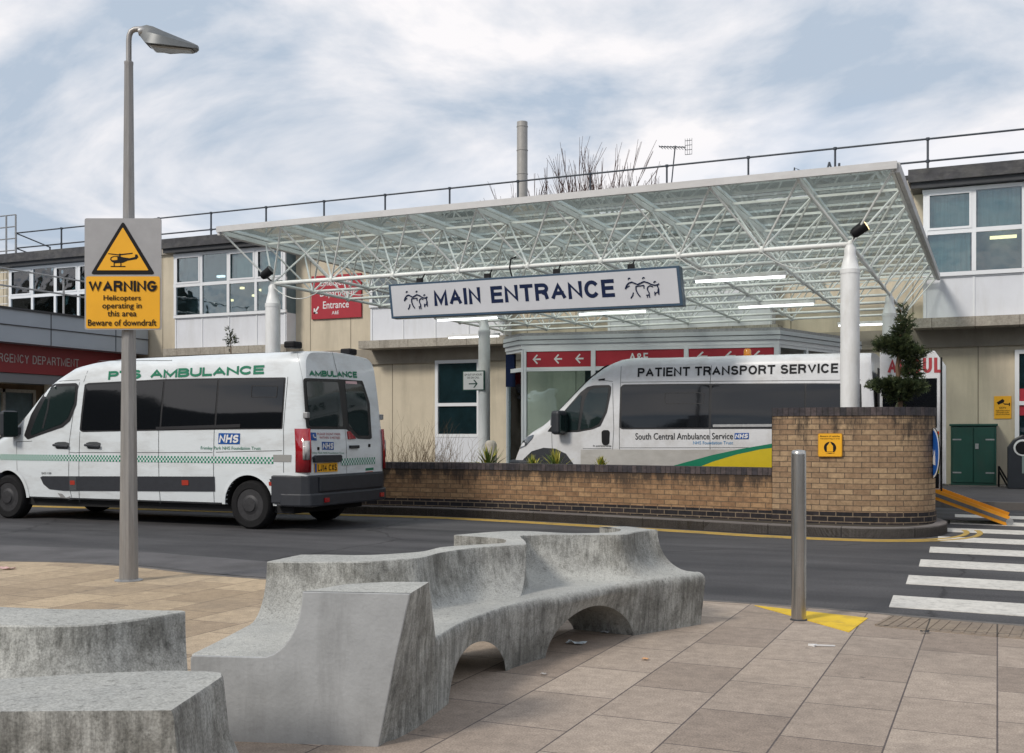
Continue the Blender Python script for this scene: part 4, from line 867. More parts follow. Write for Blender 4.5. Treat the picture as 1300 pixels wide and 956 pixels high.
def lobby_face(P, Q, splits, redpanel):
    d = (Q-P); ln = d.length; d = d.normalized(); nrm = Vector((d.y, -d.x)); g = MB()
    def pt(s, o, z): q = P+d*s+nrm*o; return (q.x, q.y, z)
    def bx(g, s0, s1, z0, z1, o0=0., o1=.06):
        g.add([pt(s0,o0,z0),pt(s1,o0,z0),pt(s1,o1,z0),pt(s0,o1,z0),pt(s0,o0,z1),pt(s1,o0,z1),pt(s1,o1,z1),pt(s0,o1,z1)], [(0,3,2,1),(4,5,6,7),(0,1,5,4),(1,2,6,5),(2,3,7,6),(3,0,4,7)])
    for k, s in enumerate(splits): bx(g, s*ln-.045 if k else 0, s*ln+.045, .14, zf0)
    bx(g, .046, ln, .14, .24, .002, .055); bx(g, .046, ln, zf0-.06, zf0-.001, .002, .055); bx(g, .046, ln, 2.56, 2.64, .002, .055)
    f = g.build('window_frame', MW, lb)
    for k in range(len(splits)-1):
        s0, s1 = splits[k]*ln+.045, splits[k+1]*ln-.045
        g = MB(); bx(g, s0, s1, .24, 2.56, .01, .02); g.build('pane', M_glass, f)
        if redpanel:
            g = MB(); bx(g, s0+.004, s1-.004, 2.642, zf0-.062, .01, .04); rp_ = g.build('red_panel', M_red, lb)
            fr = lambda u, v: pt(s0+(s1-s0)*u, .044, 2.64+(zf0-.06-2.64)*v)
            if k == 1: text('A&E', fr, .38, .60, .25, .8, M_lwhite, rp_, .015)
            else:
                g = MB()
                for cx in (.17, .5, .83):
                    e = .055*1.0
                    for q in ([(cx-e*.9,.46),(cx+e,.46),(cx+e,.56),(cx-e*.9,.56)], [(cx-e*1.3,.51),(cx-e*.1,.82),(cx+e*.2,.76),(cx-e*.8,.51)], [(cx-e*1.3,.51),(cx-e*.8,.51),(cx+e*.2,.26),(cx-e*.1,.20)]):
                        g.sheet([fr(*p) for p in q], (0, -.002, 0))
                g.build('arrow', M_lwhite, rp_)
    return f
lobby_face(A0, C0, [0, .285, .655, 1], True)
lobby_face(C0, A1, [0, .33, .66, 1], False)
lobby_face(Am, A0, [0, 1], False)
g = MB(); g.box(A0.x+.5, A1.x-.8, A0.y+2.2, A0.y+2.3, .14, 2.8); g.build('interior_wall', mat('lobby_inside', (0.12, 0.15, 0.15), 0.8, var=0.4, scale=1.2), lb)
g = MB(); g.box(A0.x+.6, A0.x+2.2, A0.y+1.2, A0.y+1.24, .6, 1.5); g.build('curtain', mat('pale_curtain', (0.4, 0.44, 0.44), 0.8, var=0.2, stretch=(10, 1, .2)), lb)
a = onY(642, 450, Am.y-.2); c = onY(653, 491, Am.y-.2); g = MB(); g.box(a.x, c.x, Am.y-.2, Am.y-.12, c.z, a.z); tag(g.build('wall_sign', M_navy), 'small navy blue sign board on the lobby corner above the window', 'sign')

# ================================================================== SPACE FRAME CANOPY
cp = thing('entrance_canopy', 'white tubular space frame canopy with glass roof on round columns', 'canopy')
PM = 1.2322; XT0, YT0, ZTOP = -12.36, 15.28, 4.80; XB0, YB0, ZBOT = -11.75, 15.90, 3.96
T = lambda i, j: Vector((XT0+PM*i, YT0+PM*j*.995, ZTOP)); Bn = lambda i, j: Vector((XB0+PM*i, YB0+PM*j*.995, ZBOT))
M_tr = mat('truss_white', (0.80, 0.82, 0.80), 0.4, var=0.06, scale=6, dirt=(0.3, 0.3, 0.28), dirt_amt=0.45, dirt_scale=(3, 3, 3))
for i in range(10):
    g = MB(); g.beam(T(i, 0), T(i, 9), .042, .075); g.build('top_chord', M_tr, cp)
for j in range(1, 10):
    g = MB(); g.beam(T(0, j)-Vector((0,0,.002)), T(9, j)-Vector((0,0,.002)), .03, .035); g.build('cross_chord', M_tr, cp)
for i in range(9):
    g = MB(); g.bar(Bn(i, 0), Bn(i, 8), .028, 8); g.build('bottom_chord', M_tr, cp, smooth=60)
for j in range(9):
    g = MB(); g.bar(Bn(0, j), Bn(8, j), .036 if j == 0 else .028, 8); g.build('bottom_chord', M_tr, cp, smooth=60)
rest = MB(); cnt = 0
for j in range(9):
    for i in range(9):
        for a_, b_ in ((0,0),(1,0),(0,1),(1,1)):
            if cnt < 96:
                g = MB(); g.bar(Bn(i, j), T(i+a_, j+b_), .0165, 6); g.build('diagonal_strut', M_tr, cp); cnt += 1
            else: rest.bar(Bn(i, j), T(i+a_, j+b_), .0165, 6)
o = rest.build('strut_web', M_tr, cp); o['kind'] = 'stuff'
g = MB(); g.lathe([(.02, -.055), (.05, -.03), (.05, .03), (.02, .055)], (0, 0, 0), n=8); nd0 = g.build('node', M_tr, cp, smooth=50)
for j in range(9):
    for i in range(9):
        o = nd0 if i+j == 0 else nd0.copy()
        if i+j: COL.objects.link(o); o.parent = cp
        o.location = Bn(i, j)
M_fas = mat('canopy_fascia', (0.56, 0.56, 0.56), 0.5, var=0.05, dirt=(0.3, 0.28, 0.25), dirt_amt=0.4, dirt_scale=(.5, 3, 3))
g = MB(); t0, t1, t2, t3 = T(0,0), T(9,0), T(9,9), T(0,9)
g.box(t0.x-.06, t1.x+.06, t0.y-.10, t0.y-.05, ZTOP+.0, ZTOP+.10); g.build('front_fascia', M_fas, cp)
g = MB(); g.box(t1.x+.03, t1.x+.09, t0.y-.03, t2.y+.1, ZTOP-.04, ZTOP+.095); g.build('side_fascia', M_fas, cp)
g = MB(); g.box(t0.x-.09, t0.x-.03, t0.y-.03, t2.y+.1, ZTOP-.04, ZTOP+.095); g.build('side_fascia', M_fas, cp)
p0 = None
for i in range(9):
    for j in range(9):
        if p0 is None:
            g = MB(); g.box(.012, PM-.012, .012, PM*.995-.012, 0, .008); p0 = g.build('glass_panel', M_roofglass, cp); o = p0
        else: o = p0.copy(); COL.objects.link(o); o.parent = cp
        tt = T(i, j); o.location = (tt.x, tt.y, ZTOP+.075)
g = MB()
for j in (0, 9): g.box(t0.x, t1.x, t0.y+PM*.995*j-.012, t0.y+PM*.995*j+.012, ZTOP+.06, ZTOP+.09)
for i in range(10): g.box(t0.x+PM*i-.02, t0.x+PM*i+.02, t0.y, t2.y, ZTOP+.052, ZTOP+.092)
g.build('glazing_bar', M_tr, cp)
def column(p, z0, r=.132):
    g = MB(); H = ZBOT-z0; g.lathe([(r, 0), (r, H-.42), (r+.006, H-.42), (r+.006, H-.36), (r*.95, H-.35), (r*.6, H-.14), (r*.6, H-.06), (r*.3, H)], (p.x, p.y, z0), n=28); return g.build('column', M_white, cp, smooth=40)
column(Bn(8, 0), .1); column(Bn(0, 0), .1); column(Bn(1, 5), .1); column(Bn(8, 5), .1)
# tube lights
tl0 = None
def tubelight(px, py, ln, label):
    global tl0
    a = onZ(px, py, 3.84)
    if tl0 is None:
        tl0 = thing('tube_light', label, 'light fitting', (a.x, a.y, 3.84), group='fluorescent tube lights under the canopy')
        g = MB(); g.box(-.75, .75, -.05, .05, .0, .06); g.build('housing', M_white, tl0)
        g = MB(); g.bar((-.73, 0, -.02), (.73, 0, -.02), .022, 8); g.build('tube', M_tube, tl0)
        g = MB(); g.bar((-.6, 0, .05), (-.6, 0, .12), .01); g.bar((.6, 0, .05), (.6, 0, .12), .01); g.build('hanger', M_white, tl0); return
    c = copy_tree(tl0); c.location = (a.x, a.y, 3.84); c['label'] = label
tubelight(939, 353, 1.5, 'lit tube light under the canopy, nearest one to the blue edge of the main sign')
tubelight(985, 387, 1.5, 'lit tube light under the canopy between the main sign and the white column, lower one')
tubelight(1106, 411, 1.5, 'lit tube light beside the small tree, just above the van roof')
tubelight(777, 396, 1.5, 'lit tube light directly under the word ENTRANCE of the main sign')
tubelight(593, 404, 1.5, 'lit tube light directly under the word MAIN of the main sign')
tubelight(601, 427, 1.5, 'lit tube light at the head of the column with the small arrow sign')
# floodlights on column tops
def flood(p, dx, label):
    f = thing('floodlight', label, 'floodlight', (p.x, p.y, ZBOT), group='floodlights on the canopy columns')
    g = MB(); g.lathe([(.05, -.1), (.075, -.05), (.08, .08), (.085, .12)], (0, 0, 0), axis='x', n=14)
    h = g.build('lamp_housing', M_black, f, smooth=40); h.location = (dx, -.12, .16); h.rotation_euler = (0, R(-35), R(10))
    g = MB(); g.lathe([(.078, .0), (.078, .008)], (.122, 0, 0), axis='x', n=14); q = g.build('lens', M_lamp if dx > 0 else M_lh, h); q.location = (0, 0, 0)
    g = MB(); g.bar((0, 0, .02), (dx, -.12, .12), .012); g.build('bracket', M_black, f)
flood(Bn(8, 0), .12, 'black floodlight with amber glow on top of the column above the planter'); flood(Bn(0, 0), -.06, 'black unlit floodlight on top of the column behind the parked ambulance')
# festoon cable looping below the front chord
cb = thing('festoon_cable', 'thin white cable looping along the front lower chord of the canopy', 'cable'); pts = []
for i in range(8):
    a, b = Bn(i, 0), Bn(i+1, 0)
    for k in range(8):
        t = k/8; s = .28*4*t*(1-t)*(1 if i not in (2,) else .8); pts.append(a.lerp(b, t)+Vector((0, -.05, -.03-s)))
g = MB(); g.tube(pts, .008, 5); g.build('loop', mat('cable_white', (0.6, 0.62, 0.6), 0.5), cb)

# MAIN ENTRANCE sign
ms = thing('entrance_sign', 'large pale board reading MAIN ENTRANCE in a dark blue frame hung under the canopy', 'sign')
YSg = 15.62
q = [onY(493, 361, YSg), onY(862, 337, YSg), onY(864.5, 388, YSg), onY(497, 404.5, YSg)]  # tl tr br bl
zt_, zb_ = (q[0].z+q[1].z)/2, (q[2].z+q[3].z)/2; xl, xr = q[0].x, q[1].x
sl = .05
fS = lambda o: (lambda u, v: (xl+(xr-xl)*u+(1-v)*.06, YSg-o, q[3].z*(1-v)*(1-u)+q[2].z*(1-v)*u+q[0].z*v*(1-u)+q[1].z*v*u))
cs = [(0,0),(1,0),(1,1),(0,1)]
g = MB(); g.sheet([fS(0)(*c) for c in cs], (0, .18, 0)); g.build('frame', M_teal, ms, bevel=.004)
g = MB(); g.sheet([fS(.004)(*c) for c in ((.009,.06),(.991,.06),(.991,.94),(.009,.94))], (0, .004, 0)); g.build('board', mat('sign_board_grey', (0.50, 0.51, 0.54), 0.35, var=0.05, scale=2), ms)
f_ = fS(.008)
stext('MAIN', f_, .168, .338, .30, .76, M_navy, ms, .215); stext('ENTRANCE', f_, .375, .792, .30, .76, M_navy, ms, .215)
def logo(u0, u1):
    g = MB(); W2 = u1-u0
    def L_(pts, w_=.012):
        P = [Vector((u0+W2*(x-230)/545, 1-((y-250)-(x-300)*-.02)/640)) for x, y in pts]
        for a, b in zip(P, P[1:]):
            A3, B3 = Vector(fS(.010)(*a)), Vector(fS(.010)(*b)); g.bar(A3, B3, w_, 4)
    L_([(240,580),(260,530),(300,485),(350,470),(400,495),(440,512),(490,490),(540,468),(600,490),(650,520),(700,535),(740,530),(770,515)])
    L_([(240,580),(270,550),(310,530)], .008)
    L_([(360,640),(345,690),(310,735)], .01); L_([(410,540),(405,600),(425,660),(460,715)], .011); L_([(410,540),(470,538),(535,530),(530,580)], .009)
    L_([(590,560),(580,600),(605,660),(595,700)], .01); L_([(590,560),(625,540),(670,560)], .009); L_([(555,690),(605,690),(605,735)], .008); L_([(570,700),(572,735)], .007)
    L_([(740,540),(755,600),(750,690)], .01); L_([(690,640),(690,700)], .009); L_([(690,690),(715,650),(735,660),(745,600)], .007)
    for cx, cy in ((315, 415), (540, 415), (708, 485)): L_([(cx-16, cy+14), (cx-14, cy-6), (cx+6, cy-14), (cx+14, cy+2)], .009)
    g.build('people_logo', M_navy, ms)
logo(.055, .145); logo(.825, .935)
for u in (.11, .36, .60, .845):
    g = MB(); p = Vector(fS(-.09)(u, 1)); g.box(p.x-.05, p.x+.05, p.y-.03, p.y+.03, p.z, p.z+.08); g.bar(p, (p.x, YB0, ZBOT), .012); g.build('hanger', M_black, ms)
g = MB(); p = Vector(fS(-.05)(.45, 1)); g.tube([p, p+Vector((-.04, 0, .15)), p+Vector((-.02, 0, .28)), p+Vector((.05, .05, .32))], .014, 6); g.build('power_cable', M_black, ms)

# arrow sign on the rear column
cs_ = Bn(1, 5); asn = thing('arrow_sign', 'small white arrow sign with green border fixed to a canopy column', 'sign')
a = onY(587, 471, cs_.y-.16); c = onY(615, 495.5, cs_.y-.16); fA = lambda o: (lambda u, v: (a.x+(c.x-a.x)*u, cs_.y-.16-o, c.z+(a.z-c.z)*v))
g = MB(); g.sheet([fA(0)(*k) for k in cs], (0, .03, 0)); g.build('border', mat('sign_green', (0.0, 0.05, 0.035), 0.5), asn)
g = MB(); g.sheet([fA(.004)(*k) for k in ((.05,.05),(.95,.05),(.95,.95),(.05,.95))], (0, .004, 0)); g.build('board', M_lwhite, asn)
text('GP OUT OF HOURS', fA(.006), .1, .9, .75, .85, M_black, asn, .01); text('OR ON CALL', fA(.006), .22, .78, .6, .7, M_black, asn, .01)
g = MB()
for k in ([(.3,.31),(.62,.31),(.62,.37),(.3,.37)], [(.5,.54),(.56,.54),(.7,.34),(.63,.34)], [(.5,.14),(.56,.14),(.7,.34),(.63,.34)]): g.sheet([fA(.006)(*p) for p in k], (0, -.002, 0))
g.build('arrow', mat('sign_green', (0, 0, 0)), asn)

# sign on planter
ys = thing('warning_notice', 'small square yellow notice with round black symbol on the brick planter', 'sign')
pc = onZ(1052, 661, .12); 
import itertools
best = min(range(len(ppath)-1), key=lambda i: abs(onY(1052, 565, ppath[i].y).x-ppath[i].x)); pb = ppath[best]; dd = (ppath[best+1]-ppath[best]).normalized(); nn_ = Vector((dd.y, -dd.x))
zC = onY(1052, 565, pb.y).z; hw = .155
fY = lambda o: (lambda u, v: (pb.x+dd.x*u*hw+nn_.x*o, pb.y+dd.y*u*hw+nn_.y*o, zC+v*hw))
sq = rpoly([(-1,-1),(1,-1),(1,1),(-1,1)], .15)
g = MB(); g.sheet([fY(.03)(*k) for k in sq], Vector((-nn_.x, -nn_.y, 0))*.025); g.build('backing', mat('yellow_edge', (0.42, 0.2, 0.01), 0.6), ys)
g = MB(); g.sheet([fY(.034)(u*.95, v*.95) for u, v in sq], Vector((-nn_.x, -nn_.y, 0))*.003); g.build('board', M_yellow, ys)
text('Beware of vehicles', fY(.037), -.8, .8, .68, .82, M_black, ys, .0); text('manoeuvring in area', fY(.037), -.8, .8, .46, .60, M_black, ys, .0)
g = MB(); circ = [(math.cos(R(a))*.5, -.22+math.sin(R(a))*.5) for a in range(0, 360, 12)]; g.sheet([fY(.037)(*p) for p in circ], Vector((nn_.x, nn_.y, 0))*.001)
g.build('round_symbol', M_black, ys)
g = MB()
for k in ([(-.25,-.55),(.25,-.55),(.25,-.08),(.1,.12),(0,.3),(-.1,.12),(-.25,-.08)], [(-.35,-.66),(.35,-.66),(.3,-.59),(-.3,-.59)]): g.sheet([fY(.041)(*p) for p in k], Vector((nn_.x, nn_.y, 0))*.001)
g.build('inner_symbol', M_yellow, ys)
# blue round keep-left sign, edge on, on the planter's end
bs = thing('road_sign', 'round blue keep left traffic sign seen nearly edge on at the end of the planter', 'sign')
pE = onY(1184, 575, 15.35); d3 = Vector(cw(.34, -.1)); d3 = d3.normalized(); vdir = Vector(cw(5.2, 13.9)).normalized(); rot = Matrix.Rotation(R(13), 2); d3 = rot @ vdir
fB = lambda r_, o: [(pE.x+d3.x*math.cos(R(k))*r_-d3.y*o, pE.y+d3.y*math.cos(R(k))*r_+d3.x*o, pE.z+math.sin(R(k))*r_) for k in range(0, 360, 12)]
for nm, r_, o_, m_ in (('backing', .335, -.012, M_black), ('white_ring', .33, 0, M_lwhite), ('blue_face', .30, .004, mat('road_sign_blue', (0.01, 0.10, 0.42), 0.4))):
    g = MB(); g.sheet(fB(r_, o_), (d3.y*.003, -d3.x*.003, 0)); g.build(nm, m_, bs)
g = MB(); fR = lambda u, v: (pE.x+d3.x*u-d3.y*.008, pE.y+d3.y*u+d3.x*.008, pE.z+v)
for k in ([(-.03,-.03),(.14,.14),(.10,.18),(-.07,.01)], [(-.16,-.16),(.04,-.14),(-.14,.04)]): g.sheet([fR(*p) for p in k], (d3.y*.002, -d3.x*.002, 0))
g.build('arrow', M_lwhite, bs)
g = MB(); g.bar((pE.x+d3.y*.02, pE.y-d3.x*.02, pE.z+.1), (-.86, 15.75, pE.z+.1), .02, 8); g.bar((pE.x+d3.y*.02, pE.y-d3.x*.02, pE.z-.1), (-.86, 15.75, pE.z-.1), .02, 8); g.build('wall_bracket', M_galv, bs)

# green cabinet, CCTV sign, bin
a = onY(1207, 541, 26.3); c = onY(1265, 618, 26.3)
gc = thing('utility_cabinet', 'dark green two door metal utility cabinet against the cream wall', 'cabinet')
MG = mat('cabinet_green', (0.005, 0.055, 0.04), 0.45, var=0.15, scale=3, dirt=(0.03, 0.05, 0.04), dirt_amt=.5, dirt_scale=(3, 3, 1))
g = MB(); g.box(a.x, c.x, 26.3, 26.95, .14, a.z); g.build('cabinet_body', MG, gc, bevel=.01)
g = MB(); g.box(a.x-.03, c.x+.03, 26.26, 26.96, a.z, a.z+.05); g.build('lid', MG, gc, bevel=.01)
xm = (a.x+c.x)/2
for s, (u0, u1) in enumerate(((a.x+.04, xm-.006), (xm+.006, c.x-.04))):
    g = MB(); g.box(u0, u1, 26.275, 26.305, .2, a.z-.03); d_ = g.build('door', MG, gc, bevel=.006)
    g = MB(); hx = u0 if s == 0 else u1-.18; [g.box(hx, hx+.18, 26.268, 26.274, z-.015, z+.015) for z in (.42, a.z-.3)]; g.build('hinge', M_galv, d_)
    if s: g = MB(); g.box(u0+.03, u0+.10, 26.25, 26.274, .95, 1.07); g.build('handle', M_galv, d_)
g = MB(); g.box(a.x-.05, c.x+.8, 26.2, 26.97, .12, .14); g.build('plinth', M_kerb, gc)
cc = thing('cctv_sign', 'yellow camera surveillance notice on the cream wall above the cabinet', 'sign'); a = onY(1262, 503, YW-.02); c = onY(1284, 531.5, YW-.02)
g = MB(); g.box(a.x, c.x, YW-.02, YW-.007, c.z, a.z); g.build('board', M_yellow, cc)
fC = lambda u, v: (a.x+(c.x-a.x)*u, YW-.023, c.z+(a.z-c.z)*v)
g = MB()
for k in ([(.15,.72),(.5,.88),(.6,.80),(.56,.72),(.25,.62)], [(.5,.70),(.6,.62),(.9,.62),(.9,.66),(.62,.67)], [(.86,.56),(.92,.56),(.92,.7),(.86,.7)]): g.sheet([fC(*p) for p in k], (0, -.002, 0))
g.build('camera_symbol', M_black, cc)
text('CCTV', fC, .3, .7, .44, .52, M_black, cc, .02); text('Images are being monitored\nfor the purpose of public\nsafety and crime prevention', fC, .1, .9, .14, .40, M_black, cc, 0)
bn = thing('litter_bin', 'dark grey hooded litter bin with round opening in front of the wall', 'bin')
a = onY(1279, 553, 25.4); c = onY(1318, 628, 25.4); MBn = mat('bin_plastic', (0.02, 0.023, 0.03), 0.4, var=.1)
prof = [(a.x, .12), (c.x, .12), (c.x, a.z-.25), (c.x-.12, a.z-.06), ((a.x+c.x)/2, a.z+.02), (a.x+.12, a.z-.08), (a.x, a.z-.25)]
g = MB(); g.sheet([(x, 25.4, z) for x, z in prof], (0, .55, 0)); g.build('bin_body', MBn, bn, bevel=.02)
zr = a.z-.26; xc_ = (a.x+c.x)/2
g = MB(); g.lathe([(.17, -.02), (.18, 0), (.15, .0)], (xc_, 25.40, zr), axis='y', n=20); g.build('opening', M_lwhite, bn)
g = MB(); g.lathe([(.14, -.026), (.14, -.01)], (xc_, 25.40, zr), axis='y', n=20); g.build('hole', M_black, bn)
g = MB(); g.box(a.x+.28, c.x-.1, 25.385, 25.40, .45, .95); g.build('door_panel', mat('bin_label', (0.2, 0.25, 0.24), 0.5), bn)
rk = thing('leaning_rail', 'black folded metal rail leaning between the cabinet and the bin', 'rail'); a = onY(1268, 592, 25.9); c = onY(1280, 612, 25.9)
g = MB(); g.bar(a, c, .02); g.bar(a-Vector((0, 0, .1)), c-Vector((0, 0, .12)), .02); g.bar((a.x, 25.9, a.z), (a.x, 26.1, .13), .02); g.bar(c, (c.x, 25.9, .12), .02); g.build('bar', M_black, rk)

# ================================================================== VANS
M_dglass = mat('privacy_glass', (0.006, 0.007, 0.009), 0.04, spec=0.5, ior=1.6, bump=0.04, bscale=1.4)
M_cglass = mat('cab_glass', (0.012, 0.022, 0.022), 0.04, spec=0.5, ior=1.6, bump=0.04, bscale=2)
M_gasket = mat('rubber_gasket', (0.010, 0.010, 0.012), 0.4)
M_trim = mat('grey_plastic_trim', (0.022, 0.025, 0.032), 0.55, var=0.15, scale=10)
M_tyre = mat('tyre_rubber', (0.012, 0.012, 0.013), 0.8, var=0.25, scale=12, spec=.2)
M_hub = mat('hubcap_grey', (0.035, 0.035, 0.038), 0.5, var=0.3, scale=15, metal=.2)
M_seam = mat('panel_gap', (0.05, 0.055, 0.06), 0.7)
M_arch = mat('arch_liner', (0.012, 0.012, 0.013), 0.9)
def paint(name, col, dirt, amt, ds=(2.5, 2.5, 2.5)):
    return mat(name, col, 0.32, var=0.03, scale=1.5, coat=0.6, dirt=dirt, dirt_amt=amt, dirt_scale=ds)
M_van1 = paint('white_van_paint', (0.68, 0.725, 0.75), (0.36, 0.35, 0.33), 0.5, (1.2, 1.2, 4))
M_van2 = paint('silver_white_van_paint', (0.66, 0.67, 0.69), (0.36, 0.34, 0.31), 0.5)
def interp(tab, x):
    if x <= tab[0][0]: return tab[0][1]
    for (a, b), (c, d) in zip(tab, tab[1:]):
        if x <= c: return b+(d-b)*(x-a)/(c-a)
    return tab[-1][1]
class Van:
    def __init__(s, Xr, Yn, hw, L_, top, label, paintm, name, xf, xrw, lean=.14, zsill=.32):
        s.Xr, s.Yn, s.hw, s.L, s.top, s.lean = Xr, Yn, hw, L_, top, lean; s.Yc = Yn+hw; s.zs = zsill; s.r = .17; s.paint = paintm; s.xf, s.xrw = xf, xrw
        s.W = [(0, .945), (.03, .972), (.08, .988), (.16, 1.0), (L_-1.6, 1.0), (L_-1.0, .97), (L_-.55, .90), (L_-.25, .80), (L_-.08, .66), (L_, .5)]
        s.T = [(.25, .965), (.45, .985), (.8, 1.0), (1.25, .995), (1.6, .975), (2.0, .94), (2.4, .895), (2.7, .86)]
        s.root = thing(name, label, 'ambulance', (Xr, s.Yc, 0), math.pi)
        s.body()
    def leanf(s, x, z): return interp([(1.15, 0), (1.4, .03), (2.0, .085), (2.6, .16)], z)*(s.lean/.16)*max(0, 1-x/.6)
    def side(s, x, z, o=0.0):
        zt = interp(s.top, x); y = s.hw*interp(s.W, x)*interp(s.T, z); r = s.r; d = zt-z
        if d < r: y -= r*(1-math.sqrt(max(0, 1-((r-d)/r)**2)))
        return Vector((x+s.leanf(x, z), y+o, z))
    def S(s, o=.004):           # world (X,z) on near side -> local point
        return lambda X, z: s.side(s.Xr-X, z, o)
    def px(s, pts): return [((v := onY(px, py, s.Yn)).x, v.z) for px, py in pts]
    def Rr(s, o=.004):          # rear: world (Y,z)
        return lambda Y, z: Vector((s.leanf(0, z)-o, s.Yc-Y, z))
    def pr(s, pts): return [((v := onX(px, py, s.Xr)).y, v.z) for px, py in pts]
    def body(s):
        xs = [0, .03, .08, .16, .3, .45, .6]; x = .9
        while x < s.L-2.6: xs.append(x); x += .3
        xs += [s.L-2.6+k*.1 for k in range(26)]; xs += [s.L-.03, s.L]; xs = sorted(set(round(v, 3) for v in xs if v <= s.L))
        rings = []
        for x in xs:
            zt = interp(s.top, x); zb = s.zs; half_ = []
            hw0 = s.side(x, zb+.02).y
            half_.append((0, zb)); half_.append((hw0*.93, zb))
            z1 = zt-s.r; ns = 14
            for k in range(ns+1): z = zb+.03+(z1-zb-.03)*k/ns; half_.append((s.side(x, z).y, z))
            for k in range(1, 8):
                a = k/8*math.pi/2; z = z1+s.r*math.sin(a); half_.append((s.side(x, z).y, z))
            ye = s.side(x, zt-1e-4).y
            for k in (.75, .5, .25, 0): half_.append((ye*k, zt+.03*(1-k*k)*(1 if x < s.L-.2 else .3)))
            rings.append([Vector((x+s.leanf(x, z), y, z)) for y, z in half_]+[Vector((x+s.leanf(x, z), -y, z)) for y, z in reversed(half_[1:-1])])
        n = len(rings[0]); h = n//2; vs = [v for r_ in rings for v in r_]; fs = []
        for i in range(len(rings)-1):
            for k in range(n): fs.append((i*n+k, i*n+(k+1) % n, (i+1)*n+(k+1) % n, (i+1)*n+k))
        for b in (0, (len(rings)-1)*n):
            for k in range(0, h):
                m1, m2 = (n-k) % n, n-k-1
                fs.append((b+k, b+k+1, b+m2) if k == 0 else ((b+k, b+k+1, b+m1) if k+1 == h else (b+k, b+k+1, b+m2, b+m1)))
        o = MB().add(vs, fs).build('van_body', [s.paint, M_arch], s.root)
        cut = MB()
        for cx in (s.xf, s.xrw):
            for sg_ in (1, -1): cut.lathe([(.40, 0), (.40, .42)], (cx, (s.hw-.34) if sg_ > 0 else -(s.hw+.08), .335), axis='y', n=40)
        c = cut.build('cutter', M_arch, None); c.parent = s.root
        for p in c.data.polygons: p.material_index = 0
        md = o.modifiers.new('b', 'BOOLEAN'); md.operation = 'DIFFERENCE'; md.object = c; md.solver = 'EXACT'; md.material_mode = 'TRANSFER' if hasattr(md, 'material_mode') else md.material_mode
        bpy.context.view_layer.update(); dg = bpy.context.evaluated_depsgraph_get(); me = bpy.data.meshes.new_from_object(o.evaluated_get(dg)); o.modifiers.clear(); o.data = me
        bpy.data.objects.remove(c); me.shade_smooth(); me.set_sharp_from_angle(angle=R(32)); s.bodyo = o
        for cx in (s.xf, s.xrw):
            for sg_ in (1, -1): s.wheel(cx, sg_)
        # wheel arch lips
        for cx in (s.xf, s.xrw):
            g = MB(); N_ = 26
            A_ = []; B_ = []
            for k in range(N_+1):
                a = R(-2+184*k/N_); A_.append(s.side(cx+.40*math.cos(a), max(.33, .335+.40*math.sin(a)), .012)); B_.append(s.side(cx+.455*math.cos(a), max(.33, .335+.455*math.sin(a)), .006))
            vs = A_+B_+[v-Vector((0, .05, 0)) for v in A_]; m_ = N_+1
            g.add(vs, [(k, k+1, m_+k+1, m_+k) for k in range(N_)]+[(k, k+1, 2*m_+k+1, 2*m_+k) for k in range(N_)]); g.build('arch_lip', s.paint if s.Yn < 14 else M_trim, s.bodyo, smooth=50)
        g = MB(); g.box(.3, s.L-.5, -s.hw*.85, s.hw*.85, .22, s.zs+.01); g.build('chassis', M_arch, s.root)
    def wheel(s, cx, sg_):
        y = s.hw*.985*sg_; r = .335
        g = MB(); g.lathe([(.20, -.02), (.225, 0), (r-.035, .0), (r-.01, -.02), (r, -.05), (r, -.19), (r-.02, -.215), (.2, -.21)], (0, 0, 0), axis='y', n=40); w = g.build('wheel', M_tyre, s.root, smooth=35)
        w.location = (cx, y-.02*sg_, r-.005)
        if sg_ < 0: w.rotation_euler = (0, 0, math.pi)
        g = MB(); g.lathe([(.225, -.01), (.21, -.012), (.20, -.03), (.14, -.012), (.10, .0), (.09, .012), (.0, .016)], (0, 0, 0), axis='y', n=32); g.build('hubcap', M_hub, w, smooth=30)
        g = MB()
        for k in range(12):
            a = 2*math.pi*k/12; g.lathe([(.018, -.01), (.018, -.004)], (.172*math.cos(a), -.008, .172*math.sin(a)), axis='y', n=8)
        g.build('vent_hole', M_black, w)
    def P(s, name, pts, m, o=.004, r=0, parent=None, side='S', thick=0):
        q = s.px(pts) if side == 'S' else s.pr(pts)
        if r: q = rpoly(q, r)
        return patch(name, q, s.S(o) if side == 'S' else s.Rr(o), m, parent or s.root, .15 if side == 'S' else 0, .08, thick=thick)
    def line(s, pts, wd=.007, o=.0035, side='S', m=None, name='panel_seam'):
        q = [Vector(p) for p in (s.px(pts) if side == 'S' else s.pr(pts))]; F = s.S(o) if side == 'S' else s.Rr(o); g = MB()
        for a, b in zip(q, q[1:]):
            k_ = max(1, int((b-a).length/.12)); d = (b-a).normalized(); nn = Vector((-d.y, d.x))*wd/2
            for k in range(k_):
                u, v = a.lerp(b, k/k_), a.lerp(b, (k+1)/k_); g.add([F(*(u-nn)), F(*(v-nn)), F(*(v+nn)), F(*(u+nn))], [(0,1,2,3)])
        return g.build(name, m or M_seam, s.root)
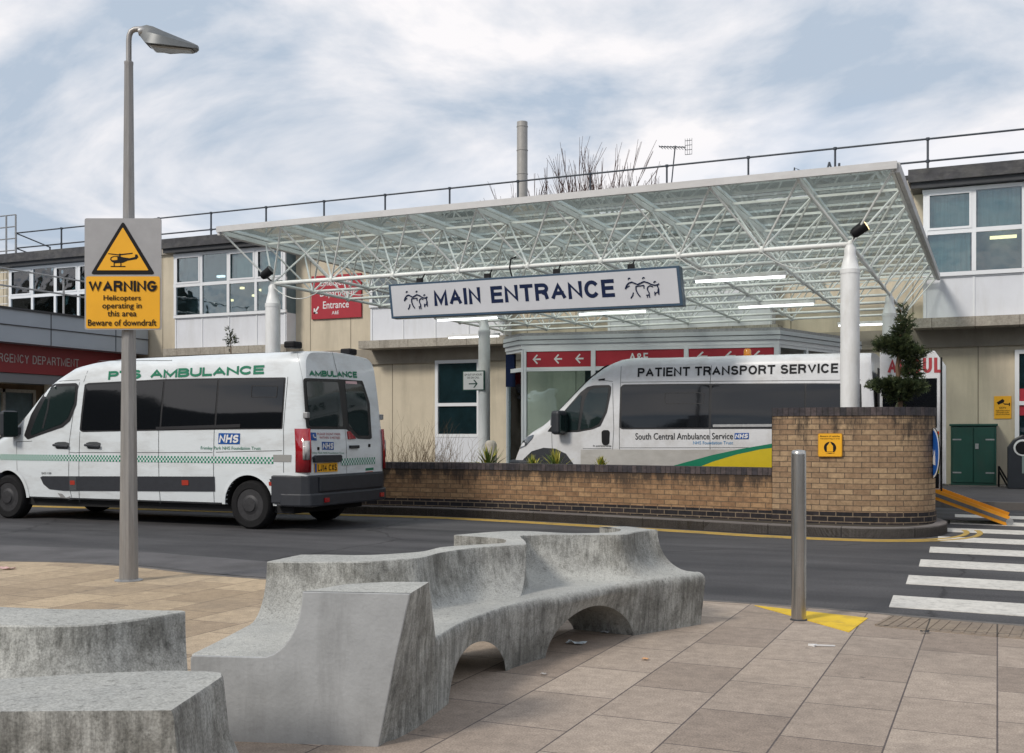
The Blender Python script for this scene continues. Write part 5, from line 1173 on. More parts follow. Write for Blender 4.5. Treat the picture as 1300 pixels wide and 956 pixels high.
    def T_(s, t, l_, r_, top, bot, m, slope=0, st=0, bold=.02, shear=0, side='S', o=.006, parent=None, name='lettering'):
        """text: px left/right with px top/bottom at the left end and right end"""
        (tl, bl), (tr, br) = top, bot
        A = (s.px if side == 'S' else s.pr)([(l_, tl), (l_, bl), (r_, tr), (r_, br)]); F = s.S(o) if side == 'S' else s.Rr(o)
        (x0, zt0), (_, zb0), (x1, zt1), (_, zb1) = A
        def f(u, v): return F(x0+(x1-x0)*u, (zb0*(1-u)+zb1*u)*(1-v)+(zt0*(1-u)+zt1*u)*v)
        if st: return stext(t, f, 0, 1, 0, 1, m, parent or s.root, st, shear=shear, name=name)
        return text(t, f, 0, 1, 0, 1, m, parent or s.root, min(bold, .01), shear, name=name)
def checker(nm):
    m = bpy.data.materials.new(nm); m.use_nodes = True; t = m.node_tree; b = t.nodes['Principled BSDF']; n = t.nodes.new; l = t.links.new
    co = n('ShaderNodeTexCoord'); ck = n('ShaderNodeTexChecker'); l(co.outputs['UV'], ck.inputs[0]); ck.inputs['Color1'].default_value = (0, .19, .10, 1); ck.inputs['Color2'].default_value = (.62, .66, .68, 1); ck.inputs['Scale'].default_value = 1
    l(ck.outputs[0], b.inputs['Base Color']); b.inputs['Roughness'].default_value = .35; return m
M_chk = checker('green_white_checker')
def checkband(v, F, x0, x1, zf, hgt, parent):
    g = MB(); n = max(2, int(abs(x1-x0)/.1)); cell = hgt/3
    for k in range(n):
        a = x0+(x1-x0)*k/n; b = x0+(x1-x0)*(k+1)/n; za, zb = zf(a), zf(b)
        g.add([F(a, za), F(b, zb), F(b, zb+hgt), F(a, za+hgt)], [(0,1,2,3)], 0, [[(a/cell, .01), (b/cell, .01), (b/cell, 3.01), (a/cell, 3.01)]])
    return g.build('checker_stripe', M_chk, parent)

# ---- left van
Xr1 = -8.30; L1 = 6.25
# silhouette from the photo
top1 = [(0, 2.42), (.2, 2.45), (3.8, 2.47), (4.35, 2.46), (4.65, 2.40), (4.9, 2.28), (5.08, 2.10), (5.22, 1.92), (5.36, 1.70), (5.46, 1.55), (5.6, 1.38), (5.75, 1.26), (6.0, 1.12), (6.18, .98), (6.25, .80)]
xf1 = Xr1-onY(7, 600, 11.95).x; xr1 = Xr1-onY(315, 600, 11.95).x
L1 = xf1+.86
k_ = [(p, HC) for p in ()]
sil = [(383, 443.5), (250, 449), (150, 454), (125, 456.5), (106, 459.5), (85, 465), (62, 481), (48, 496), (28, 523), (12, 542), (0, 549), (-20, 559), (-45, 575), (-58, 592)]
top1 = [(0, 2.42)]+[(Xr1-onY(px, py, 11.95).x, onY(px, py, 11.95).z) for px, py in sil]
top1 = [(0, top1[1][1]-.02)]+[(a, b) for a, b in top1[1:] if a > .05 and a < L1-.1]+[(L1, .72)]
v1 = Van(Xr1, 11.95, 1.0, L1, top1, 'white minibus ambulance with green lettering and checker stripe parked on the road', M_van1, 'ambulance', xf1, xr1)
P = v1.P
# trims
P('rub_strip', [(51,606),(54,604.5),(272.5,605),(272.5,624),(80,623),(62,621),(55,615)], M_trim, .008)
P('rub_strip', [(342,608),(361,609),(361,625.5),(347,625)], M_trim, .008)
P('door_gap_block', [(88,604.8),(97,604.9),(97,623.2),(88,623)], M_seam, .011)
for q in ([(89,610),(95,610),(95,615.5),(89,615.5)], [(231,609.5),(239.5,609.5),(239.5,616),(231,616)], [(341.5,611.5),(351,612.5),(351,617),(341.5,616.5)]):
    P('side_marker', q, mat('marker_red', (0.35, 0.035, 0.02), 0.3), .014, .01)
# cab door window: glass in a dark frame
cabw = [(34,558),(29,553),(38,528),(56,492),(64,488.5),(92,487.5),(94.5,490),(94,513),(87,533),(78,541)]
P('window_surround', [(34,558),(29,553),(37,527),(56,491),(64,487),(93,486),(95.5,489),(95,513.5),(88,534.5),(79,542.5)], M_gasket, .005, .02)
P('cab_window', [(39,553),(38,549),(44,532),(60,494),(65,491),(91,490),(92.5,492),(92,512),(85,531),(77,538.5)], M_cglass, .009, .02)
v1.line([(61,492),(59,520),(54,544)], .035, .011, m=M_gasket, name='window_pillar')
# interior glimpses seen as pale seats: none; long side glazing
ww = [(105,487.5),(206,482),(274,480.5),(361,479.5),(357.8,543.8),(274,544.5),(204,545.5),(101.8,547.5)]
P('window_surround', [(103.5,488),(108,486),(206,481),(274,479.7),(362,478.7),(358.6,544.6),(274,545.4),(204,546.5),(104,548.5),(100.5,546)], M_gasket, .004, .02)
P('side_window', [(106,488.6),(204,483.2),(201.6,544.8),(103,546.6)], M_dglass, .008, .03)
P('side_window', [(206.5,483.2),(273,481.7),(271.3,543.6),(204,544.7)], M_dglass, .008, .01)
P('side_window', [(275.5,481.6),(360,480.6),(357,543.2),(273.8,543.6)], M_dglass, .008, .02)
v1.line([(317,489.5),(351,490),(350,504),(317,504),(317,489.5)], .012, .012, m=M_gasket, name='sliding_pane_frame')
v1.line([(198,544),(305,540.5)], .045, .016, m=M_gasket, name='slide_rail')
for q in ([(109,456.5),(102,485)], [(109,456.5),(206,457),(210,456.5)], [(210,457),(206,483),(201,547),(202,640)], [(97,485),(94,500),(88,560),(87,605)], [(101,548),(100,600),(99,638)],
          [(271.5,544),(271,605),(270.5,640)], [(62,484),(97,482)], [(40,560),(19,561),(20,600)], [(88,574),(97,575)], [(97,574.5),(270,574.5)], [(88,623),(90,634),(85,635)], [(365,478),(360,545),(360,600)], [(274,574),(358,572)]):
    v1.line(q)
# handles
for x in (69, 109):
    P('handle_recess', [(x,562.5),(x+5,561),(x+14,561),(x+19,562.5),(x+17,570),(x+3,570)], M_seam, .006, .015)
    a = v1.px([(x, 565), (x+19, 567)]); g = MB(); p = v1.S(.03)(a[0][0], a[0][1]); q = v1.S(.03)(a[1][0], a[1][1]); g.beam(p, q, .03, .035); g.build('handle', M_trim, v1.root, bevel=.008)
a = v1.px([(343, 574)]); 
# mirror
mp_ = v1.px([(24, 540)])[0]; b0 = v1.S(0)(*mp_); g = MB(); g.box(-.09, .09, .02, .26, -.20, .20); mo = g.build('mirror', M_trim, v1.root, bevel=.05); mo.location = b0+Vector((.05, .0, .02)); mo.rotation_euler = (0, 0, R(-25))
g = MB(); g.box(-.06, .05, -.1, .04, -.16, -.05); g.build('mirror_arm', M_trim, mo); g = MB(); g.box(-.102, -.088, .04, .24, -.18, .18); g.build('mirror_glass', M_cglass, mo)
g = MB(); g.box(.06, .10, .05, .24, -.19, -.10); g.build('indicator', mat('indicator_clear', (0.5, 0.45, 0.4), .2), mo)
# checker stripe
F1 = v1.S(.005); x0, z0 = v1.px([(-30, 586.8)])[0]; x1, z1 = v1.px([(347, 586.2)])[0]
zA, zB = v1.px([(20, 587)])[0][1], v1.px([(330, 586.5)])[0][1]
hb = abs(v1.px([(200, 578.5)])[0][1]-v1.px([(200, 586.5)])[0][1])
zf = lambda X: v1.px([(200, 586.8)])[0][1]
checkband(v1, F1, x0, x1, zf, hb, v1.root)
P('reflective_tape', [(347,577.3),(370,577.5),(369.5,586.5),(347,586)], mat('grey_tape', (0.28, 0.28, 0.27), .5), .006)
v1.T_('PTS', 133, 174.5, (471, 482), (468.8, 480.3), M_green, st=.27); v1.T_('AMBULANCE', 186.5, 331, (468.6, 480), (463, 474.5), M_green, st=.27)
P('logo', [(277.3,549.8),(304.5,550.2),(304.3,564),(277,563.6)], M_nhs, .005)
v1.T_('NHS', 278.6, 303, (551.6, 562), (552, 562.4), M_lwhite, st=.24, shear=.2, o=.008)
v1.T_('Frimley Park NHS Foundation Trust', 255, 331, (566.6, 572), (567, 572.4), M_green, bold=.0)
v1.T_('DCI 120', 53, 65, (599.5, 602), (599.5, 602), M_black, bold=.02)
P('fuel_cap_outline', [(85,547),(99,546)], M_seam, .004) if False else None
# scuffs
P('scrape', [(72,626),(78,627),(82,632),(88,630),(87,633),(76,632)], mat('scuff_grey', (0.25, 0.25, 0.25), .7), .005)
# rear
r1 = lambda *a, **k: P(*a, side='R', **k)
rw_o = [(390.5,482),(393,479.8),(437,481.2),(466,483.2),(473.2,512),(472.6,556),(470,557.8),(454,557),(446,549),(441,545),(392,544.8),(390.5,542)]
P('window_surround', rw_o, M_gasket, .004, .02, side='R')
P('rear_window', [(394,484),(434.5,485),(436.5,521),(437.5,541.5),(394.6,541.2)], M_cglass, .008, .04, side='R')
P('rear_window', [(443,485.8),(463.5,487),(469.6,512),(469,553),(456.5,553),(449,545),(444.5,540)], M_cglass, .008, .03, side='R')
P('window_sticker', [(443.8,483.5),(458,484.2),(458.4,487.6),(444,486.8)], mat('pale_sticker', (0.6, 0.4, 0.42), .5), .010, side='R')
v1.T_('AMBULANCE', 399, 459.5, (469.6, 477.4), (471.6, 479.6), M_green, st=.28, side='R')
v1.line([(431,446),(436,482)], side='R'); v1.line([(439.5,545),(440,625)], side='R'); v1.line([(386,446),(390,480),(391,610)], side='R', wd=.006)
P('accessibility_badge', [(395,549),(402,549.3),(402.3,559.3),(395.4,559)], M_nhs, .005, side='R')
g = MB(); Fb = v1.Rr(.007); bq = v1.pr([(398, 551.5), (398.3, 555), (401, 555.5)]); g.bar(Fb(*bq[0]), Fb(*bq[1]), .01, 4); g.bar(Fb(*bq[1]), Fb(*bq[2]), .01, 4); g.build('badge_symbol', M_lwhite, v1.root)
M_lred = mat('letter_red', (0.36, 0.035, 0.045), .5)
v1.T_('PLEASE DONT PARK', 403.5, 433, (549.4, 552.4), (549.6, 552.8), M_lred, bold=.0, side='R'); v1.T_('WITHIN 3 METRES', 406, 432, (554, 557), (554.2, 557.4), M_lred, bold=.0, side='R')
P('logo', [(408.5,560.8),(423.4,561.2),(423.4,571.2),(408.6,570.8)], M_nhs, .005, side='R'); v1.T_('NHS', 409.4, 422.6, (562, 569.6), (562.4, 570), M_lwhite, st=.24, shear=.2, side='R', o=.008)
v1.T_('Frimley Park NHS Foundation Trust', 393.5, 436.5, (573.6, 576.6), (573.8, 577), M_green, bold=0, side='R')
v1.T_('MASTER', 444, 451, (562, 564), (562, 564), M_black, bold=0, side='R') if False else None
def rbox(name, pts, o0, o1, m, parent=None, bev=.006):
    q = v1.pr(pts); g = MB(); A_ = [v1.Rr(o1)(*p) for p in q]; B_ = [v1.Rr(o0)(*p) for p in q]; n = len(q)
    g.add(A_+B_, [tuple(range(n)), tuple(range(2*n-1, n-1, -1))]+[(k, n+k, n+(k+1) % n, (k+1) % n) for k in range(n)]); return g.build(name, m, parent or v1.root, bevel=bev)
rbox('handle_bar', [(396,580.5),(399,578),(430,577.4),(431.5,579),(430.5,586.3),(397,587)], 0, .045, M_trim)
rbox('number_plate', [(398.5,588.5),(427.6,587.2),(427.8,598.4),(398.8,599.6)], 0, .012, M_yellow, bev=0)
v1.T_('LJ14 CXS', 402.5, 426.4, (590, 598), (589.2, 597.2), M_black, st=.17, side='R', o=.015)
P('plate_band', [(398.7,588.6),(401,588.5),(401.2,599.3),(398.9,599.5)], M_nhs, .014, side='R')
rbox('door_handle', [(443,565.5),(454.5,565.2),(454.5,569),(443,569.3)], 0, .03, M_trim)
rbox('red_reflector', [(441.5,547.5),(445,547.5),(452,557),(441.8,557.8)], 0, .02, mat('lens_red', (0.30, 0.008, 0.015), .15, coat=1))
for x, y in ((403.8, 569.5), (468.5, 565.5)): rbox('lock', [(x-1.2,y-2),(x+1.2,y-2),(x+1.2,y+2),(x-1.2,y+2)], 0, .012, M_black)
rbox('sticker', [(464,599),(473,598),(473,604.5),(464,605.5)], 0, .004, mat('orange_sticker', (0.5, 0.1, 0.05), .5), bev=0)
rbox('badge', [(464,594.5),(474,593.5),(474,596.5),(464,597.5)], 0, .004, M_green, bev=0)
Fc = v1.Rr(.006); q0 = v1.pr([(432.5, 591)])[0]; q1 = v1.pr([(476, 587)])[0]; q2 = v1.pr([(432.5, 583)])[0]
hz = v1.pr([(432.5, 582)])[0][1]-q0[1]; sl_ = 0
g = MB(); n_ = 20
for k in range(n_):
    a = q0[0]+(q1[0]-q0[0])*k/n_; b = q0[0]+(q1[0]-q0[0])*(k+1)/n_; c_ = hz/3
    g.add([Fc(a, q0[1]), Fc(b, q0[1]), Fc(b, q0[1]+hz), Fc(a, q0[1]+hz)], [(0,1,2,3)], 0, [[(a/c_, .01), (b/c_, .01), (b/c_, 3.01), (a/c_, 3.01)]])
g.build('checker_stripe', M_chk, v1.root)
# bumper
zb0, zb1, zb2 = .30, .66, .44
for nm, pl_, z0_, z1_ in (('bumper', [(.56, 1.012), (.3, 1.02), (.08, 1.0), (-.02, .95), (-.06, .82), (-.07, 0)], .36, .74), ('bumper_step', [(.40, 1.025), (.08, 1.02), (-.05, .96), (-.12, .80), (-.13, 0)], .33, .50)):
    pts = pl_+[(x, -y) for x, y in reversed(pl_[:-1])]; g = MB(); g.prism([(x, y) for x, y in pts]+[(.45, -.85), (.45, .85)], z0_, z1_); g.build(nm, M_trim, v1.root, bevel=.02)
g = MB(); g.box(-.085, -.06, -.8, .8, .52, .72); g.build('door_lower_trim', M_trim, v1.root, bevel=.01)
rb = mat('lens_red', (0, 0, 0)); rwht = mat('lens_clear', (0.5, 0.48, 0.47), .15, coat=1)
for sgn in (1, -1):
    def TL(name, z0, z1, m, w0=0.20, o=.018, x1=.10):
        cr = [(x1, .985), (.05, .985), (.0, .965), (-.012, .93), (-.012, 1-w0)]
        g = MB(); n = len(cr); V = []
        for z in (z0, z0+(z1-z0)*.5, z1):
            for x, w_ in cr: V.append(Vector((x+v1.leanf(0, z)-(.012 if x < .05 else 0), sgn*(v1.hw*w_*interp(v1.T, z)+o*(1 if x > -.01 else .3)), z)))
        fs = [(i*n+k, i*n+k+1, (i+1)*n+k+1, (i+1)*n+k) for i in (0, 1) for k in range(n-1)]; g.add(V, fs); o_ = g.build(name, m, v1.root, smooth=60)
        md = o_.modifiers.new('s', 'SOLIDIFY'); md.thickness = .02; md.offset = -1; return o_
    TL('tail_light', .78, 1.36, rb, .05, x1=.17); TL('tail_light_reverse', .95, 1.20, rwht, .05, .024, .03)
    g = MB(); zz = v1.pr([(388, 527)])[0][1]; g.box(.0, .07, sgn*.945-.03, sgn*.945+.03, zz-.04, zz+.04); g.build('door_hinge', M_galv, v1.root, bevel=.008)
g = MB(); g.box(-.14, -.12, .66, .76, .38, .44); g.box(-.14, -.12, -.76, -.66, .38, .44); g.build('bumper_reflector', rb, v1.root)
for y in (.82, -.55):
    g = MB(); g.box(.25, .42, y-.10, y+.10, 2.44, 2.53); g.build('roof_lamp', M_black, v1.root, bevel=.02)
g = MB(); g.box(5.3-.0, 5.4, -.6, .6, 0.4, 0.6)

# ---- right van
Yn2 = 16.9; Xr2 = onY(1112, 500, Yn2).x; Xn2 = onY(643, 570, Yn2).x; L2 = Xr2-Xn2+.12
sil = [(1108, 444.5), (1000, 448), (885, 451.5), (830, 453), (800, 453), (785, 455), (772, 460), (761, 466), (743, 480), (725, 499), (706, 519), (692, 533), (686, 538.5), (667, 549), (657, 557), (650, 569), (644.5, 580)]
top2 = [((Xr2-onY(px, py, Yn2).x), onY(px, py, Yn2).z) for px, py in sil]; top2 = [(0, top2[0][1]-.02)]+[t for t in top2 if .05 < t[0] < L2-.06]+[(L2, .68)]
xf2 = Xr2-onY(692, 560, Yn2).x; xr2 = 1.05
v2 = Van(Xr2, Yn2, 1.02, L2, top2, 'silver and white patient transport minibus with its rear doors open behind the brick wall', M_van2, 'patient_transport_van', xf2, xr2, lean=.10)
P = v2.P
P('lower_livery', [(737,571),(760,570.5),(860,571),(984,570),(1110,569),(1110,640),(737,640)], mat('dusty_silver_paint', (0.42, 0.41, 0.39), 0.45, var=0.12, scale=2.5, coat=.3, dirt=(.28, .26, .23), dirt_amt=.6, dirt_scale=(1.5, 1.5, 4)), .004)
P('yellow_swoosh', [(880,596),(905,586),(935,577),(965,570.5),(1000,566),(1050,563),(1105,562),(1105,640),(860,640),(860,603)], mat('livery_yellow', (0.55, 0.42, 0.01), .4, var=.05), .0065)
P('green_swoosh', [(838,596),(870,587),(905,577.5),(940,570),(984,562.5),(1040,558),(1105,556),(1105,562),(1050,563),(1000,566),(965,570.5),(935,577),(905,586),(880,596),(860,603),(838,603)], M_green, .008)
P('window_surround', [(786,491),(790,487.8),(860,487),(1020,486.3),(1096,486.5),(1096,543.6),(1020,544.4),(860,544.6),(790,545),(786,543)], M_gasket, .004, .03)
for q in ([(788.5,490),(899.5,488.6),(899.5,542.6),(788.5,543)], [(902.5,488.5),(1020.5,487.6),(1020.5,542.4),(902.5,542.6)], [(1023,487.6),(1093.5,488),(1093.5,542),(1023,542.4)]): P('side_window', q, M_dglass, .008, .03)
v2.line([(843,499),(885,498),(893,500),(892,512),(843,512),(843,499)], .014, .012, m=M_gasket, name='sliding_pane_frame')
v2.line([(905,540.5),(983,540)], .04, .016, m=M_galv, name='slide_rail')
P('window_surround', [(693,548),(697,543),(735,498),(744,491),(752,489),(772,488.5),(774.5,491),(774,500),(770,523),(762,541),(752,545),(733,548.5),(710,549)], M_gasket, .005, .02)
P('cab_window', [(736,546),(741,508),(746,496),(752,493),(770,491.5),(771.5,494),(768,521),(760,538),(751,543)], M_cglass, .009, .03)
P('quarter_window', [(712,546.5),(714,524),(734,502),(737,502),(733,546)], M_cglass, .009, .02)
g_ = [( [(786,455),(786,545),(787,600)] ), ([(902,452),(900,488),(901,545),(902,603)]), ([(776,486),(779,545),(776,603)]), ([(699,549),(700,571),(702,600)]), ([(740,480),(776,484)]), ([(787,485),(1096,482)]), ([(790,457),(786,470)]), ([(740,569.5),(776,569.5)]), ([(787,568.5),(1100,568)])]
for q in g_: v2.line(q)
P('handle_recess', [(763.5,548),(766,546),(772,546),(774,548),(773.5,563),(771,565),(766,565),(764,562)], M_black, .007, .02)
v2.T_('PATIENT TRANSPORT SERVICE', 807.5, 1063.5, (466.8, 478.2), (460.6, 472.8), mat('letter_dark', (0.012, 0.013, 0.015), .55, spec=.2), st=.205)
v2.T_('South Central Ambulance Service', 806.5, 930.5, (549.8, 558.2), (549.4, 557.6), M_black, bold=.005)
P('logo', [(932.5,549.8),(950.6,549.5),(950.4,557.4),(932.3,557.6)], M_nhs, .006); v2.T_('NHS', 933.6, 949.6, (550.8, 556.6), (550.6, 556.4), M_lwhite, st=.24, shear=.2, o=.009)
v2.T_('NHS Foundation Trust', 880, 930.5, (560, 564.2), (560, 564), mat('letter_light_blue', (0.02, 0.2, 0.42), .5), bold=0)
v2.T_('In partnership', 753, 776, (564.8, 567.6), (564.8, 567.6), M_black, bold=.01)
P('arch_cladding', [(654,592),(660,583),(672,573),(688,568.5),(704,569.5),(718,576),(727,588),(728,600),(654,600)], M_trim, .007)
P('side_marker', [(758,481),(766,480),(766,482.5),(758,483)], M_black, .01)
P('headlight', [(651,570),(656,561),(664,554.5),(674.5,551.5),(673,556),(664,565.5),(655,569.5)], mat('headlamp_glass', (0.05, 0.055, 0.06), .1, coat=1, spec=.8), .012, .02)
g = MB(); pl_ = [(L2-.7, 1.0), (L2-.3, .90), (L2-.05, .74), (L2+.02, .5), (L2+.04, 0)]; pts = pl_+[(x, -y) for x, y in reversed(pl_[:-1])]; g.prism([(x, y*1.0) for x, y in pts], .28, .84); g.build('bumper', M_trim, v2.root, bevel=.04)
b0 = v2.S(0)(*v2.px([(712, 538)])[0]); g = MB(); g.box(-.09, .09, .02, .26, -.2, .2); mo = g.build('mirror', M_trim, v2.root, bevel=.05); mo.location = b0+Vector((-.05, 0, .02)); mo.rotation_euler = (0, 0, R(-20))
g = MB(); g.box(-.06, .1, -.12, .04, -.14, -.04); g.build('mirror_arm', M_trim, mo); g = MB(); g.box(.02, .085, .05, .22, -.17, .12); q = g.build('mirror_glass', M_cglass, mo); q.location = (-.13, 0, 0)
g = MB(); g.box(.05, .11, .07, .23, -.05, .1); g.build('mirror_chrome', mat('chrome', (0.7, 0.7, 0.7), .1, metal=1), mo)
def windscreen(v, pxa, pxb, pad=.80):
    xa_ = v.Xr-onY(*pxa, v.Yn).x; xb_ = v.Xr-onY(*pxb, v.Yn).x
    def f(x, y): return Vector((x+.006, y, interp(v.top, x)+.03*(1-(y/.9)**2)+.012))
    for nm_, e, m_, dz in (('windscreen_surround', 0, M_gasket, 0), ('windscreen', .045, M_cglass, .006)):
        q = rpoly([(xa_+e, -pad+e), (xa_+e, pad-e), (xb_-e, pad-.02-e), (xb_-e, -pad+.02+e)], .08)
        patch(nm_, q, (lambda x, y, dz=dz: f(x, y)+Vector((dz, 0, dz))), m_, v.root, .08, .15)
windscreen(v1, (66, 479), (10, 542)); windscreen(v2, (765, 464), (690, 534))
pl_ = [(v1.L-.7, 1.0), (v1.L-.3, .90), (v1.L-.05, .74), (v1.L+.02, .5), (v1.L+.04, 0)]; g = MB(); g.prism([(x, y) for x, y in pl_+[(x, -y) for x, y in reversed(pl_[:-1])]], .28, .70); g.build('front_bumper', M_trim, v1.root, bevel=.04)
# amber beacon on the roof
bz = onY(949, 447, Yn2+.5); g = MB(); g.lathe([(.07, 0), (.07, .03), (.06, .035), (.06, .10), (.04, .13), (.0, .135)], (Xr2-bz.x, v2.hw-.5, 2.52), n=16); g.build('beacon', mat('amber_lens', (0.7, 0.25, 0.01), .2, coat=1), v2.root, smooth=40)
# rear opening and open doors
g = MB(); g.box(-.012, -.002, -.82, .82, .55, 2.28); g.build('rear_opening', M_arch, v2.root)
def rdoor(yh, far):
    d = empty('rear_door', (-.03, yh, 0), 0, v2.root); H0, H1 = .48, (2.50 if not far else 2.50); wd = .86
    g = MB(); n = 12
    g.sheet([(-.02, 0, H0), (-wd, 0, H0), (-wd, 0, H1-.12), (-wd+.08, 0, H1), (-.02, 0, H1)], (0, -.05, 0)); g.build('door_panel', M_van2, d, bevel=.012)
    if not far:
        fD = lambda u, v: (-u, .004, v)
        g = MB(); g.sheet([(-.06, .003, 1.38), (-wd+.05, .003, 1.38), (-wd+.05, .003, 2.10), (-.06, .003, 2.10)], (0, .004, 0)); g.build('door_window', M_dglass, d)
        stext('AMBUL', fD, .13, wd+.02, 2.18, 2.40, mat('letter_red', (0,0,0)), d, .2)
        st = [(wd-.14, wd-.02)]
        g = MB(); g.sheet([(-wd+.02, .004, .72), (-wd+.30, .004, .72), (-wd+.30, .004, 1.33), (-wd+.02, .004, 1.33)], (0, .002, 0)); g.build('yellow_chevron', mat('chevron_yellow', (0.6, 0.6, 0.02), .4), d)
        g = MB()
        for z in (.86, 1.18): g.sheet([(-wd+.02, .008, z+.1), (-wd+.30, .008, z-.10), (-wd+.30, .008, min(1.33, z+.10)), (-wd+.02, .008, min(1.33, z+.28))], (0, .001, 0))
        g.build('red_chevron', mat('chevron_red', (0.6, 0.05, 0.02), .4), d)
        g = MB(); g.sheet([(-wd+.02, .004, .5), (-.05, .004, .5), (-.05, .004, .71), (-wd+.02, .004, .71)], (0, .003, 0)); g.build('door_trim', M_black, d)
        g = MB(); g.box(-wd-.022, -wd, -.055, .012, H0-.02, H1-.1); g.build('door_seal', M_black, d)
    else:
        g = MB(); g.box(-wd-.004, -wd+.0, -.045, -.008, 1.2, 1.3); g.build('latch', M_galv, d)
    return d
rdoor(.98, False)
fd_ = rdoor(-.93, True); fd_.rotation_euler = (0, 0, R(-4))
# wheelchair ramp
rp2 = thing('wheelchair_ramp', 'orange edged grey wheelchair ramp folded out from the open van to the road', 'ramp')
xa, xb = -1.9, .14; za, zb = .78, .03; ya, yb_ = 16.85, 17.7
for y in (ya, yb_):
    g = MB(); g.beam((xa, y, za+.03), (xb, y, zb+.03), .035, .14); g.build('side_rail', mat('ramp_orange', (0.75, 0.30, 0.01), .45, var=.1), rp2)
g = MB(); g.beam((xa, ya-.02, za+.03), (xb, ya-.02, zb+.03), .006, .05); g.build('grip_stripe', mat('ramp_deck', (0.13, 0.13, 0.13), .7, var=.2, scale=20), rp2)
g = MB(); g.beam((xa, (ya+yb_)/2, za), (xb, (ya+yb_)/2, zb), yb_-ya-.036, .05); g.build('ramp_deck', mat('ramp_deck', (0.13, 0.13, 0.13), .7, var=.2, scale=20), rp2)
for k in (-1, 1):
    y = (ya+yb_)/2+k*.33; g = MB(); g.beam((xa, y, za+.030), (xb, y, zb+.030), .10, .012); g.build('edge_stripe', mat('ramp_orange', (0, 0, 0)), rp2)
g = MB(); g.lathe([(.05, -.03), (.05, .03)], (xb+.02, ya, .05), axis='y', n=14); g.build('roller', M_galv, rp2)

# ================================================================== PLANTS
def leafmat(n_, c, v=.35): return mat(n_, c, .6, var=v, scale=9)
M_fir = leafmat('conifer_needles', (0.030, 0.048, 0.018)); M_fir2 = leafmat('conifer_tips', (0.065, 0.085, 0.03)); M_stem = mat('stem_bark', (0.12, 0.075, 0.045), .9, var=.3)
def topiary(loc, h, blobs, label, name='conifer', n=2600, ln=.085, seed=1):
    rnd = random.Random(seed); t = thing(name, label, 'tree', loc); g = MB(); g.tube([(0, 0, 0), (.02, 0, h*.2), (-.02, .02, h*.45), (.03, 0, h*.7), (.02, 0, h*.95)], [.045, .04, .03, .02, .008], 6); g.build('trunk', M_stem, t)
    g = MB(); tot = sum(b[3]*b[4]*b[4] for b in blobs)
    for bx_, by_, bz_, rz_, rx_ in blobs:
        for k in range(int(n*rz_*rx_*rx_/tot)):
            while True:
                d = Vector((rnd.uniform(-1, 1), rnd.uniform(-1, 1), rnd.uniform(-1, 1)))
                if d.length < 1 and d.length > .25: break
            wob = 1+.28*math.sin(d.x*7+bz_*9)*math.cos(d.y*6+d.z*5)
            p = Vector((bx_+d.x*rx_*wob, by_+d.y*rx_*wob, bz_+d.z*rz_*wob)); o = (Vector((d.x, d.y, d.z*.5+.35))+Vector((rnd.gauss(0, .35), rnd.gauss(0, .35), rnd.gauss(0, .35)))).normalized()
            s = o.orthogonal().normalized(); s.rotate(Matrix.Rotation(rnd.uniform(0, 6.28), 3, o)); L_ = ln*rnd.uniform(.6, 1.3); m = 1 if d.length > .75 and rnd.random() < .5 else 0
            w_ = L_*.13; s2 = o.cross(s)
            g.add([p-s*w_, p+s*w_, p+o*L_], [(0,1,2)], m); g.add([p-s2*w_, p+s2*w_, p+o*L_*.9], [(0,1,2)], m)
            for q in (.3, .6):
                b_ = p+o*L_*q
                for e in (s, -s, s2): g.add([b_-o*w_*.6, b_+o*w_*.6, b_+(e+o*.7).normalized()*L_*.45], [(0,1,2)], m)
    g.build('crown', [M_fir, M_fir2], t); return t
tp_ = onY(1141, 514, 15.55)
topiary((tp_.x, 15.55, 1.5), 1.55, [(-.12, 0, .44, .08, .25), (.12, 0, .42, .09, .22), (.0, 0, .30, .08, .14), (.16, .03, .66, .13, .12), (.16, 0, .86, .08, .17), (-.08, 0, 1.0, .10, .21), (.05, 0, .93, .08, .16), (.02, 0, 1.17, .09, .11), (.10, 0, 1.30, .07, .09), (.05, 0, 1.42, .10, .045)], 'cloud pruned dark green conifer growing in the tall brick planter', seed=4, n=3200)
tq = onY(292, 447, 19.0); topiary((tq.x, 19.0, 0.1), onY(292, 414, 19.0).z-.1, [(0, 0, onY(292, 424, 19).z-.1, .16, .10), (.03, 0, onY(292, 434, 19).z-.1, .14, .12), (0, 0, 1.9, .3, .25), (0, 0, 1.3, .3, .35)], 'slim sparse conifer tip showing above the parked ambulance roof', seed=9, n=1500)
M_dry = mat('dry_twigs', (0.20, 0.145, 0.09), .9, var=.35); 
def dry_shrub(x, y, h, w_, seed, label):
    rnd = random.Random(seed); h *= .88; t = thing('dry_shrub', label, 'shrub', (x, y, .11), group='dry shrubs behind the low wall'); g = MB()
    for k in range(38):
        a = rnd.uniform(0, 6.28); r_ = rnd.uniform(0, w_*.35); p = Vector((math.cos(a)*r_, math.sin(a)*r_*.5, 0)); d = Vector((math.cos(a)*rnd.uniform(0, .5), math.sin(a)*rnd.uniform(0, .5), 1)).normalized(); L_ = h*rnd.uniform(.5, 1.05); q = p; rr = .006
        for s in range(4):
            d = (d+Vector((rnd.gauss(0, .13), rnd.gauss(0, .13), 0))).normalized(); q2 = q+d*L_/4; g.bar(q, q2, rr, 3, rr*.75, caps=False); q = q2; rr *= .75
            for b_ in range(2):
                e = (d+Vector((rnd.gauss(0, .5), rnd.gauss(0, .5), .2))).normalized(); g.bar(q, q+e*L_*rnd.uniform(.08, .2), rr*.8, 3, rr*.4, caps=False)
    g.build('twigs', M_dry, t)
